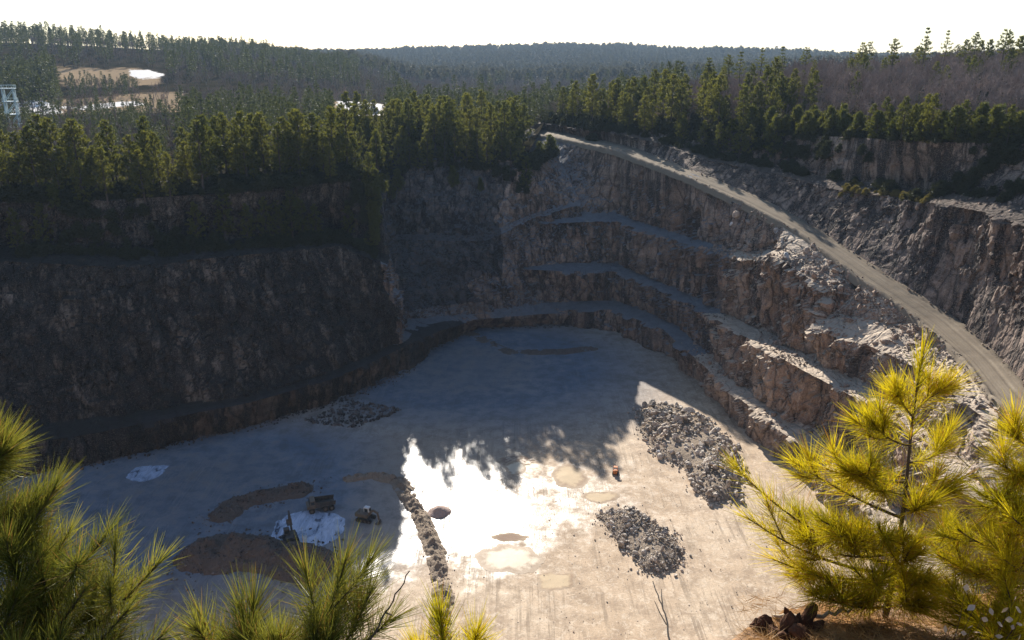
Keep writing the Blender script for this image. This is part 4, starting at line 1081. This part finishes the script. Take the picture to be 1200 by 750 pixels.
def excavator(root, body, cab, boom_up, s=1.0):
    tracks(root, 3.3, 1.9, 0.72, 0.46)
    b = bm_new(); bm_cyl(b, 0.6, 0.2, (0, 0, 0.78), 20, 'Z'); bm_box(b, (1.6, 1.3, 0.3), (0, 0, 0.5)); bm_obj(b, 'undercarriage', 'steel', root)
    b = bm_new(); bm_box(b, (2.5, 1.9, 0.75), (-0.45, 0, 1.28), None, 0.08); bm_box(b, (0.6, 1.95, 0.9), (-1.65, 0, 1.32), None, 0.15); h = bm_obj(b, 'engine_housing', body, root)
    b = bm_new(); bm_cyl(b, 0.07, 0.45, (-1.0, -0.5, 1.85), 10, 'Z'); bm_obj(b, 'exhaust_pipe', 'steel', h)
    b = bm_new(); bm_prism(b, [(-0.5, 0.95), (0.75, 0.95), (0.85, 1.5), (0.55, 2.55), (-0.45, 2.6)], 0.1, 0.95); c = bm_obj(b, 'cab', cab, root)
    b = bm_new(); bm_box(b, (0.75, 0.02, 0.75), (0.05, 0.96, 2.0), None, 0); bm_box(b, (0.75, 0.02, 0.75), (0.05, 0.09, 2.0), None, 0)
    bm_box(b, (0.03, 0.7, 0.8), (0.74, 0.52, 2.0), Matrix.Rotation(-0.28, 3, 'Y'), 0); bm_box(b, (0.02, 0.65, 0.5), (-0.475, 0.52, 2.15), None, 0); bm_obj(b, 'window', 'glass', c)
    if boom_up: P0, P1, P2, P3 = (0.6, -0.35, 1.3), (1.7, -0.35, 3.9), (2.5, -0.35, 4.2), (3.0, -0.35, 2.3)
    else: P0, P1, P2, P3 = (0.6, -0.35, 1.3), (1.9, -0.35, 2.7), (3.0, -0.35, 2.2), (3.1, -0.35, 0.75)
    b = bm_new(); beam(b, P0, P1, 0.3, 0.42); beam(b, P1, P2, 0.28, 0.38); bm_obj(b, 'boom', body, root)
    b = bm_new(); beam(b, (P2[0] - 0.2, P2[1], P2[2] + 0.15), P3, 0.24, 0.3); bm_obj(b, 'arm', body, root)
    b = bm_new(); beam(b, (0.9, -0.35, 1.2), ((P0[0] + P1[0]) / 2 + 0.35, -0.35, (P0[2] + P1[2]) / 2 + 0.2), 0.1, 0.1); bm_obj(b, 'hydraulic_ram', 'steel', root)
    b = bm_new(); x, y, z = P3; bm_prism(b, [(x + 0.15, z + 0.1), (x + 0.3, z - 0.5), (x - 0.1, z - 0.85), (x - 0.7, z - 0.7), (x - 0.6, z - 0.55), (x - 0.15, z - 0.6), (x, z)], y - 0.45, y + 0.45); bm_obj(b, 'bucket', 'steel', root)
def face(px0, py0, px1, py1):    # heading on the floor from one surveyed point to another
    a, b = P(px0, py0, FLOOR), P(px1, py1, FLOOR); return math.atan2(b[1] - a[1], b[0] - a[0])
e = empty('excavator', at_floor(341, 634), face(341, 634, 333, 610))
tag(e, 'dark excavator with its boom raised, standing in the pale blue ice', 'excavator')
excavator(e, 'dkpaint', 'dkpaint', True)
e = empty('excavator', at_floor(429, 609), face(429, 609, 448, 613))
tag(e, 'excavator with a white cab parked in the glare beside the earth berm', 'excavator')
excavator(e, 'tanpaint', 'whpaint', False); e.scale = (0.88, 0.88, 0.88)
t = empty('dump_truck', at_floor(376, 597), face(376, 597, 350, 602))
tag(t, 'dark old dump truck parked on the far edge of the pale blue ice', 'truck')
b = bm_new(); bm_box(b, (4.6, 0.9, 0.25), (0, 0, 0.75)); bm_obj(b, 'chassis', 'steel', t)
for x in (1.6, -0.7, -1.75):
    for s in (1, -1):
        b = bm_new(); bm_cyl(b, 0.5, 0.38, (x, s * 0.95, 0.5), 20); w = bm_obj(b, 'wheel', 'rubber', t)
        b = bm_new(); bm_cyl(b, 0.24, 0.4, (x, s * 0.96, 0.5), 14); bm_obj(b, 'rim', 'tanpaint', w)
b = bm_new(); bm_prism(b, [(0.95, 0.85), (2.35, 0.85), (2.4, 1.5), (1.95, 1.6), (1.75, 2.35), (0.95, 2.4)], -0.95, 0.95); c = bm_obj(b, 'cab', 'tanpaint', t)
b = bm_new(); bm_box(b, (0.6, 0.03, 0.55), (1.38, 0.96, 1.95), None, 0); bm_box(b, (0.6, 0.03, 0.55), (1.38, -0.96, 1.95), None, 0); bm_box(b, (0.03, 1.6, 0.6), (1.87, 0, 1.98), Matrix.Rotation(-0.26, 3, 'Y'), 0); bm_obj(b, 'window', 'glass', c)
b = bm_new(); bm_prism(b, [(0.85, 1.05), (1.0, 2.15), (0.9, 2.15), (0.72, 1.15), (-2.3, 1.15), (-2.5, 1.05)], -1.05, 1.05)
for s in (1, -1): bm_prism(b, [(0.8, 1.1), (0.92, 2.1), (-2.55, 1.85), (-2.4, 1.1)], s * 1.05 - 0.06, s * 1.05 + 0.06)
bm_obj(b, 'dump_bed', 'dkpaint', t)
t = empty('compact_loader', at_floor(721, 556), face(722, 556, 724, 546)); t.scale = (0.72, 0.72, 0.72)
tag(t, 'tiny orange machine alone on the open sunlit pit floor', 'loader')
for x in (0.5, -0.55):
    for s in (1, -1):
        b = bm_new(); bm_cyl(b, 0.36, 0.28, (x, s * 0.62, 0.36), 18); bm_obj(b, 'wheel', 'rubber', t)
b = bm_new(); bm_box(b, (1.7, 0.95, 0.55), (-0.05, 0, 0.68), None, 0.06); bm_prism(b, [(-0.95, 0.9), (-0.2, 0.95), (-0.3, 1.35), (-0.9, 1.3)], -0.5, 0.5); bm_obj(b, 'body', 'orpaint', t)
b = bm_new()
for x in (-0.25, 0.5):
    for s in (1, -1): bm_box(b, (0.09, 0.09, 1.15), (x, s * 0.45, 1.45), None, 0.01)
bm_box(b, (0.95, 1.05, 0.08), (0.12, 0, 2.05), None, 0.02); bm_obj(b, 'roll_cage', 'orpaint', t)
b = bm_new()
for s in (1, -1): beam(b, (-0.8, s * 0.58, 1.2), (1.15, s * 0.58, 0.55), 0.1, 0.16)
bm_obj(b, 'lift_arm', 'orpaint', t)
b = bm_new(); bm_prism(b, [(1.1, 0.75), (1.15, 0.15), (1.65, 0.1), (1.7, 0.18), (1.25, 0.3), (1.22, 0.75)], -0.75, 0.75); bm_obj(b, 'bucket', 'steel', t)

# ------------------------------------------------------------------ far left: steel tower and gravel stockpiles
M['bluesteel'] = paint('pale_blue_steel', (0.46, 0.54, 0.56), 0.5, 0.0, 0.15)
k_ = -597 / 990; y = 330 / math.hypot(1, k_); x = y * k_
g = drop(x, y); t = empty('steel_tower', (x, y, g.z - 0.2), 0.35); tag(t, 'pale blue steel tower with platforms at the far left edge', 'tower')
Ht = 17.0
for sx in (-1, 1):
    for sy in (-1, 1):
        b = bm_new(); bm_box(b, (0.4, 0.4, Ht), (sx * 1.6, sy * 1.6, Ht / 2), None, 0.02); bm_obj(b, 'leg', 'bluesteel', t)
for i in range(4):
    z = Ht * (i + 1) / 4 - 0.1
    b = bm_new(); bm_box(b, (4.2, 4.2, 0.25), (0, 0, z), None, 0.02); pf = bm_obj(b, 'platform', 'bluesteel', t)
    b = bm_new()
    for s in (-1, 1):
        bm_box(b, (4.2, 0.08, 0.08), (0, s * 2.06, z + 1.1), None, 0); bm_box(b, (0.08, 4.2, 0.08), (s * 2.06, 0, z + 1.1), None, 0)
        for u in (-2, -0.7, 0.7, 2): bm_box(b, (0.07, 0.07, 1.0), (u, s * 2.06, z + 0.6), None, 0); bm_box(b, (0.07, 0.07, 1.0), (s * 2.06, u * 0.98, z + 0.6), None, 0)
    bm_obj(b, 'railing', 'bluesteel', pf)
    b = bm_new()
    for s in (-1, 1):
        beam(b, (-1.6, s * 1.62, z - Ht / 4 + 0.2), (1.6, s * 1.62, z - 0.2), 0.2, 0.2); beam(b, (s * 1.62, -1.6, z - 0.2), (s * 1.62, 1.6, z - Ht / 4 + 0.2), 0.2, 0.2)
    bm_obj(b, 'brace', 'bluesteel', t)
M['gravel'] = earth_mat('stockpiled_gravel', (0.24, 0.235, 0.22), (0.36, 0.35, 0.33)); M['gravel_pale'] = earth_mat('pale_gravel', (0.45, 0.42, 0.38), (0.6, 0.57, 0.52))
def stockpile(px, r, rad, h, m, label, seed):
    k = (px - 600) / 990; y = r / math.hypot(1, k); x = y * k; g = drop(x, y)
    a = np.linspace(0, 2 * np.pi, 49); V = []
    for f in np.linspace(0, 1, 16):
        p = np.stack([x + np.cos(a) * rad * f, y + np.sin(a) * rad * f * 0.8, 0 * a + seed], 1); p[-1] = p[0]
        z = h * (1 - f) ** 0.9 + 0.06 * h * fbm(p * 0.4, 3, seed); V.append(np.stack([p[:, 0], p[:, 1], g.z - 0.6 + z], 1))
    o = link('stockpile', mesh('stockpile', np.array(V).reshape(-1, 3), grid_faces(16, 49), M[m], True)); tag(o, label, 'stockpile', 'gravel stockpiles in the far yard')
stockpile(412, 425, 5.5, 4.6, 'gravel', 'grey cone of gravel, left one of two in the far pale yard', 1)
stockpile(434, 418, 6.5, 4.2, 'gravel', 'wide grey cone of gravel, right one of two in the far pale yard', 2)

# ------------------------------------------------------------------ foreground ledge
def GP(px, py):                  # the sloping ledge the viewer stands on: z = -1.7 - 0.33 y
    r = ray(px, py); return r * (-1.7 / (r[2] + 0.33 * r[1]))
edge = np.array([GP(px, py) for px, py in ((800, 800), (868, 757), (932, 722), (1010, 711), (1100, 706), (1200, 692), (1330, 684))])
u = np.linspace(0, len(edge) - 1, 200); E = np.stack([np.interp(u, np.arange(len(edge)), edge[:, k]) for k in range(3)], 1)
for _ in range(12): E[1:-1] = 0.25 * E[:-2] + 0.5 * E[1:-1] + 0.25 * E[2:]
rowsE = []
for f in np.linspace(0, 1, 70):          # back towards the viewer
    q = E.copy(); q[:, 1] = E[:, 1] * (1 - f) + 0.6 * f; q[:, 2] = -1.7 - 0.33 * q[:, 1] + 0.06
    q[:, 2] += 0.05 * fbm(q * 2.0, 4, 141) + 0.02 * fbm(q * 9, 3, 142); rowsE.append(q)
drop_ = []
for f in np.linspace(0, 1, 26)[1:]:
    q = rowsE[0].copy(); q[:, 2] -= 2.2 * f; q[:, 1] += 0.35 * f + 0.12 * fbm(q * 1.7, 4, 143); drop_.append(q)
GE = np.array(drop_[::-1] + rowsE)
def litter_mat():
    k = N('pine_straw_ground'); p = k.pos(); n = k.noise(9, p, 6, 0.75); n2 = k.noise(2, p, 4)
    c = k.ramp(n, [(0.35, (0.10, 0.05, 0.022)), (0.55, (0.30, 0.15, 0.055)), (0.7, (0.42, 0.25, 0.11))])
    c = k.mix(k.ramp(n2, [(0.45, 0), (0.65, 0.6)]), c, (0.34, 0.28, 0.22))
    return k.done(k.bsdf(c, 0.9, k.bump(n, 0.8, 0.03), 0.15))
M['litter'] = litter_mat()
lo = link('rim_ledge', mesh('rim_ledge', GE.reshape(-1, 3), grid_faces(len(GE), 200), M['litter'], True)); tag(lo, 'ledge of brown pine straw at the viewpoint', 'ground', kind='structure')
LEDGE = BVHTree.FromPolygons([tuple(v) for v in GE.reshape(-1, 3)], [tuple(int(i) for i in f) for f in grid_faces(len(GE), 200)])
def ledge_z(x, y):
    h = LEDGE.ray_cast(Vector((x, y, 5)), Vector((0, 0, -1))); return h[0].z if h[0] is not None else -1.7 - 0.33 * y
M['straw'] = leaf_mat('fallen_needles', (0.22, 0.10, 0.03), (0.50, 0.30, 0.12), 0.2)
sb = Bag(); base = []
for _ in range(5200):
    q = GP(random.uniform(870, 1230), random.uniform(700, 790)); base.append((q[0], q[1], ledge_z(q[0], q[1]) + random.uniform(0.003, 0.02)))
base = np.array(base); d = unit(np.stack([rng.normal(size=len(base)), rng.normal(size=len(base)), rng.normal(size=len(base)) * 0.18 + 0.06], 1))
spikes(sb, base, d, rng.uniform(0.06, 0.16, len(base)), 0.0028)
tag(link('pine_straw', sb.mesh('pine_straw', M['straw'])), 'fallen brown pine needles covering the ledge', 'pine straw', kind='stuff')

# ------------------------------------------------------------------ foreground pines with long needles
M['needle_gold'] = leaf_mat('sun_tinted_needles', (0.24, 0.23, 0.014), (0.74, 0.54, 0.022), 0.64, 0.45, True, (1.0, 1.0, 0.55), (0.34, 0.16, 0.04))  # yellow of the backlight put into the base colour
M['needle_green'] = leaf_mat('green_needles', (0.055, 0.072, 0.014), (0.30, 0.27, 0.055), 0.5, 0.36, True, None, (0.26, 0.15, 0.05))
M['sapbark'] = bark_mat('sapling_bark', (0.045, 0.03, 0.022), (0.14, 0.095, 0.065), 12)
def needles(bag, line, f0, n, L, w, a0, a1, up=0.15):
    pt = np.array(line, float); s = np.r_[0, np.cumsum(np.linalg.norm(np.diff(pt, axis=0), axis=1))]
    f = f0 + (1 - f0) * rng.random(n) ** 0.9; u = f * s[-1]
    base = np.stack([np.interp(u, s, pt[:, k]) for k in range(3)], 1)
    u2 = np.clip(u + 0.02, 0, s[-1]); u1 = u2 - 0.04
    tg = unit(np.stack([np.interp(u2, s, pt[:, k]) - np.interp(u1, s, pt[:, k]) for k in range(3)], 1))
    rad = rng.normal(size=(n, 3)); rad = unit(rad - (rad * tg).sum(1, keepdims=True) * tg)
    a = R(a1) + (R(a0) - R(a1)) * ((f - f0) / (1 - f0 + 1e-6)) ** 1.5 + rng.normal(0, 0.24, n)
    d = unit(tg * np.cos(a)[:, None] + rad * np.sin(a)[:, None] + [0, 0, up])
    l = (L * rng.uniform(0.5, 1.15, n))[:, None]
    side = unit(np.cross(d, rng.normal(size=(n, 3)))); ww = w / 2
    bend = unit(tg + [0, 0, -0.25]) * 0.10 * l + rng.normal(0, 0.03, (n, 3)) * l
    m = base + d * l * 0.5 + bend * 0.2; e = base + d * l + bend * 0.8
    V = np.stack([base - side * ww, base + side * ww, m + side * ww, m - side * ww, e - side * ww * 0.25, e + side * ww * 0.25], 1).reshape(-1, 3)
    i = np.arange(n)[:, None] * 6
    bag.add(V, np.concatenate([i + [0, 1, 2, 3], i + [3, 2, 5, 4]]))
def bez(p0, p1, p2, n=9):
    t = np.linspace(0, 1, n)[:, None]; return (1 - t) ** 2 * p0 + 2 * t * (1 - t) * p1 + t * t * p2
def sapling(name, label, trunk, tips, gold, dens=1.0, L=0.155, w=0.0030, rtr=0.017, leader=True):
    """trunk: points (px, py, depth) from the ground up; tips: (where on the trunk 0..1, px, py, depth)"""
    tr = np.array([PD(*q) for q in trunk]); z0 = tr[0].copy()
    tr[0][2] = ledge_z(tr[0][0], tr[0][1]) - 0.08 if tr[0][1] < 6 else tr[0][2]
    s = np.r_[0, np.cumsum(np.linalg.norm(np.diff(tr, axis=0), axis=1))]; u = np.linspace(0, s[-1], 24)
    T_ = np.stack([np.interp(u, s, tr[:, k]) for k in range(3)], 1)
    for _ in range(3): T_[1:-1] = 0.25 * T_[:-2] + 0.5 * T_[1:-1] + 0.25 * T_[2:]
    root = empty(name, T_[0]); tag(root, label, 'sapling')
    o = T_[0]
    mt = M['needle_gold' if gold else 'needle_green']
    bg_ = Bag(); bg_.add(*tube(T_ - o, np.linspace(rtr, 0.005, 24) * (1 + 0.1 * rng.normal(size=24)), 9))
    trunk_o = link('trunk', bg_.mesh('trunk', M['sapbark'], True), root)
    if leader:
        nb = Bag(); needles(nb, T_[-9:] - o, 0.05, int(420 * dens), L, w, 22, 62, 0.25)
        link('needles', nb.mesh('needles', mt), trunk_o)
    for (f, px, py, dp) in tips:
        e = PD(px, py, dp); st = np.array([np.interp(f * s[-1], u, T_[:, k]) for k in range(3)])
        v = e - st; ln = np.linalg.norm(v)
        c = st + v * 0.5 + np.array([0, 0, -0.14 * ln]) + rng.normal(0, 0.03, 3) * ln
        ln_ = bez(st, c, e); bb = Bag(); nb = Bag()
        bb.add(*tube(ln_ - o, np.linspace(0.004 + 0.008 * min(ln, 1), 0.003, 9), 6))
        needles(nb, ln_ - o, max(0.1, 1 - 0.5 / ln), int(dens * 360), L, w * 0.75, 18, 64)
        for k in range(int(rng.integers(3, 6)) if ln > 0.22 else 2):
            g = rng.uniform(0.4, 0.88); p = ln_[int(g * 8)]; tgd = unit(ln_[min(8, int(g * 8) + 1)] - ln_[int(g * 8) - 1])
            sd_ = unit(np.cross(tgd, rng.normal(size=3))); q = p + unit(tgd * 0.8 + sd_ * 0.6 + [0, 0, 0.3]) * rng.uniform(0.10, 0.26) * min(1, ln + 0.3)
            sl = bez(p, (p + q) / 2 + [0, 0, -0.02], q, 6); bb.add(*tube(sl - o, np.linspace(0.0045, 0.0025, 6), 5))
            needles(nb, sl - o, 0.15, int(dens * 230), L * 0.95, w * 0.75, 20, 66)
        br = link('branch', bb.mesh('branch', M['sapbark'], True), root); link('needles', nb.mesh('needles', mt), br)
    return root
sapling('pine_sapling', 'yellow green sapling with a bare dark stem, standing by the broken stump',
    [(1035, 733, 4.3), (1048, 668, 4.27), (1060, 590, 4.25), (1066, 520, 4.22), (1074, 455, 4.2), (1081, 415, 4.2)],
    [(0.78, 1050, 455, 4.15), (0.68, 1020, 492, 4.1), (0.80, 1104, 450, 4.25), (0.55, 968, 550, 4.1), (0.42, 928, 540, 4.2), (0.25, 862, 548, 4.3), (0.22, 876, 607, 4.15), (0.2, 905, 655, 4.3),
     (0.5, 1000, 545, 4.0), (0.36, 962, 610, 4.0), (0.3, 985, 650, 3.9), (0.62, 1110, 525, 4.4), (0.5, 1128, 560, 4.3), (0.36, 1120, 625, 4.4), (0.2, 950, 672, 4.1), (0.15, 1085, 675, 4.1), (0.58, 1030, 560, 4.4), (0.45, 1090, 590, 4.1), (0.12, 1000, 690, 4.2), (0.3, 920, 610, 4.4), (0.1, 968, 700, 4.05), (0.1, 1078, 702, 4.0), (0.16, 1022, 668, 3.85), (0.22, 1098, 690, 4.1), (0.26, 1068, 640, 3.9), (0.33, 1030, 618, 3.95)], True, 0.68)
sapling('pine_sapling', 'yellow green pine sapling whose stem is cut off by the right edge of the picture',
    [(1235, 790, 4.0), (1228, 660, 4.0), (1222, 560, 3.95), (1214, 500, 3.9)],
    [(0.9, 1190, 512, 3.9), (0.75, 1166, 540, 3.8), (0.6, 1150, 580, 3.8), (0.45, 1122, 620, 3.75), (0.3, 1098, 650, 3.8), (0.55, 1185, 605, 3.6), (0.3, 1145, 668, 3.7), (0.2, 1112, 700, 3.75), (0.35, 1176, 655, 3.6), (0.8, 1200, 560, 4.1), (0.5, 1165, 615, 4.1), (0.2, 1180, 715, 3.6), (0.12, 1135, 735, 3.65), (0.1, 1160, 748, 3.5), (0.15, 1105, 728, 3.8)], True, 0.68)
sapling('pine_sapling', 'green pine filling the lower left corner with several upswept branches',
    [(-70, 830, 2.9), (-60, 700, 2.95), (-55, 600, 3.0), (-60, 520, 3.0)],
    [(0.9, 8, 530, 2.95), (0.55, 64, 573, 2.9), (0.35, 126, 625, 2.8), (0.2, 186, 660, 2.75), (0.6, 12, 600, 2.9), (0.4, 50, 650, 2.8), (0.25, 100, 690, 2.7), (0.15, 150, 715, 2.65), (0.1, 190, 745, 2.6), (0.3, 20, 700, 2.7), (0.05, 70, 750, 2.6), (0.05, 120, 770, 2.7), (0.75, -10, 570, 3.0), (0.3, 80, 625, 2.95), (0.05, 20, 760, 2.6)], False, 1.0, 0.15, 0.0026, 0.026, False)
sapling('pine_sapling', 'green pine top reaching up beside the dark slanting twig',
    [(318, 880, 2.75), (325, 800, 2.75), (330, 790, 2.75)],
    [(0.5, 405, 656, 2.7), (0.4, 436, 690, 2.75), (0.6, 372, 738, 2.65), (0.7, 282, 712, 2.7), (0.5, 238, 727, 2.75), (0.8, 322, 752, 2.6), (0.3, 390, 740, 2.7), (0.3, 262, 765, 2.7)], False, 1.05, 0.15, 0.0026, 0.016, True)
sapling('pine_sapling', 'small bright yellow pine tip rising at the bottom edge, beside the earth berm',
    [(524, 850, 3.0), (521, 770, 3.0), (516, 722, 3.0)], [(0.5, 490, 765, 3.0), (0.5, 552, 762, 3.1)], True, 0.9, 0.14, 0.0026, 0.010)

# ------------------------------------------------------------------ stump, sticks, dead leaves
M['oldwood'] = bark_mat('charred_wood', (0.02, 0.012, 0.009), (0.17, 0.08, 0.045), 14)
M['stick'] = bark_mat('bleached_stick', (0.30, 0.23, 0.16), (0.50, 0.41, 0.31), 10)
M['deadleaf'] = leaf_mat('bleached_leaves', (0.42, 0.30, 0.22), (0.72, 0.58, 0.48), 0.45)
def lobject(name, px, py, label, cat):
    g = GP(px, py); g[2] = ledge_z(g[0], g[1]); e = empty(name, g); return tag(e, label, cat), g
e, g = lobject('broken_stump', 915, 752, 'charred broken stump of jagged dark wood at the ledge edge', 'stump')
for (px, py, wpx, hpx, lean) in ((886, 752, 9, 40, -0.25), (895, 748, 7, 46, 0.05), (904, 755, 11, 28, 0.4), (921, 752, 10, 50, 0.25), (932, 750, 8, 44, -0.2), (945, 744, 7, 50, 0.1), (938, 757, 13, 30, -0.6), (913, 758, 14, 22, 0.8), (954, 748, 8, 26, 0.5), (926, 742, 6, 34, -0.5)):
    q = GP(px, py); sc_ = np.linalg.norm(q) / FPX; V, F = rock_shape(3, int(px * 3 + py)); V = V * [wpx * sc_ * 1.15, wpx * sc_ * 0.9, hpx * sc_ * 0.62]
    V[:, 0] += V[:, 2] * lean; V = V + 0.006 * np.stack([vnoise(V * [90, 90, 18], 400 + k) for k in range(3)], 1)
    V = V + (q - g) + [0, 0, hpx * sc_ * 0.42]
    link('wood_chunk', mesh('wood_chunk', V, F, M['oldwood'], False), e)
def stick(name, pts_, r0, r1, m, label, forks=()):
    L_ = np.array([PD(*p) for p in pts_]); o = L_[0].copy(); bgk = Bag()
    u = np.linspace(0, len(L_) - 1, 18); q = np.stack([np.interp(u, np.arange(len(L_)), L_[:, k]) for k in range(3)], 1)
    for _ in range(3): q[1:-1] = 0.25 * q[:-2] + 0.5 * q[1:-1] + 0.25 * q[2:]
    q[1:-1] += rng.normal(0, r0 * 0.5, q[1:-1].shape)
    bgk.add(*tube(q - o, np.linspace(r0, r1, 18), 7))
    for a, b_ in forks: bgk.add(*tube([PD(*a) - o, (PD(*a) + PD(*b_)) / 2 - o + rng.normal(0, 0.004, 3), PD(*b_) - o], [r1 * 1.5, r1 * 1.2, r1 * 0.7], 5))
    ob = link(name, bgk.mesh(name, M[m], True), None, o); return tag(ob, label, 'stick')
stick('fallen_branch', [(905, 722, 4.25), (945, 723, 4.2), (985, 718, 4.2), (1010, 708, 4.2), (1029, 697, 4.22)], 0.013, 0.007, 'stick', 'pale curved dead branch lying from the broken stump to the sapling')
stick('dry_twig', [(415, 810, 2.6), (433, 750, 2.6), (458, 708, 2.6), (480, 669, 2.6)], 0.0045, 0.0018, 'sapbark', 'thin dark bare twig slanting up beside the green pine top at the bottom edge', [((452, 718, 2.6), (460, 722, 2.58))])
stick('dry_twig', [(792, 800, 3.4), (785, 748, 3.4), (777, 712, 3.4), (765, 681, 3.4)], 0.0055, 0.002, 'stick', 'pale brown bare twig standing alone at the bottom edge in front of the sunlit floor', [((781, 732, 3.4), (767, 704, 3.38)), ((777, 712, 3.4), (775, 690, 3.42))])
e, g = lobject('dead_plant', 1150, 770, 'dried weed with bleached leaves in front of the right edge sapling', 'plant')
bgk = Bag(); spotsL = [(1131, 693), (1143, 709), (1150, 724), (1114, 735), (1133, 743), (1190, 702), (1197, 718), (1166, 745), (1186, 738), (1160, 712), (1126, 722), (1178, 726), (1152, 742), (1196, 743), (1120, 744), (1140, 733), (1172, 734), (1193, 729), (1182, 712), (1108, 742)]
for px, py in spotsL:
    a = PD(px, py, 3.45) - g; b0 = np.array([a[0] * 0.8, a[1] * 0.5, -0.03]); bgk.add(*tube([b0, b0 * 0.5 + a * 0.5 + rng.normal(0, 0.012, 3), a], [0.0018, 0.0014, 0.0008], 4))
link('stem', bgk.mesh('stem', M['sapbark']), e)
for px, py in spotsL:
    a = PD(px, py, 3.45) - g; f1 = unit(rng.normal(size=3)); f2 = unit(np.cross(f1, rng.normal(size=3))); n3 = np.cross(f1, f2); l = rng.uniform(0.022, 0.04)
    V = [a]; 
    for i in range(1, 6):
        t_ = i / 5; wv = math.sin(math.pi * min(t_, 0.97)) * 0.34 * l
        c = a + f1 * l * t_ + n3 * 0.35 * l * t_ * t_; V += [c - f2 * wv + n3 * 0.2 * wv, c, c + f2 * wv + n3 * 0.25 * wv]
    F = [[0, 2, 1], [0, 3, 2]] + [[1 + 3 * i + j, 2 + 3 * i + j, 5 + 3 * i + j, 4 + 3 * i + j] for i in range(4) for j in (0, 1)]
    link('leaf', mesh('leaf', np.array(V), F, M['deadleaf'], True), e)


# ------------------------------------------------------------------ air
def haze():
    k = N('air'); v = k.n('VolumePrincipled')
    v.inputs['Color'].default_value = (0.58, 0.78, 1.0, 1); v.inputs['Density'].default_value = 0.00010
    v.inputs['Anisotropy'].default_value = 0.0
    k.t.links.new(v.outputs[0], k.out.inputs['Volume'])
    a, b, z0, z1 = -4600, 4600, -80, 75
    V = np.array([(x, y, z) for x in (a, b) for y in (a, b) for z in (z0, z1)], float)
    F = np.array([(0, 1, 3, 2), (4, 6, 7, 5), (0, 4, 5, 1), (2, 3, 7, 6), (0, 2, 6, 4), (1, 5, 7, 3)])
    o = link('haze', mesh('haze', V, F, k.m))
    tag(o, 'thin blue air that fades the far hills', 'haze', kind='stuff')
haze()
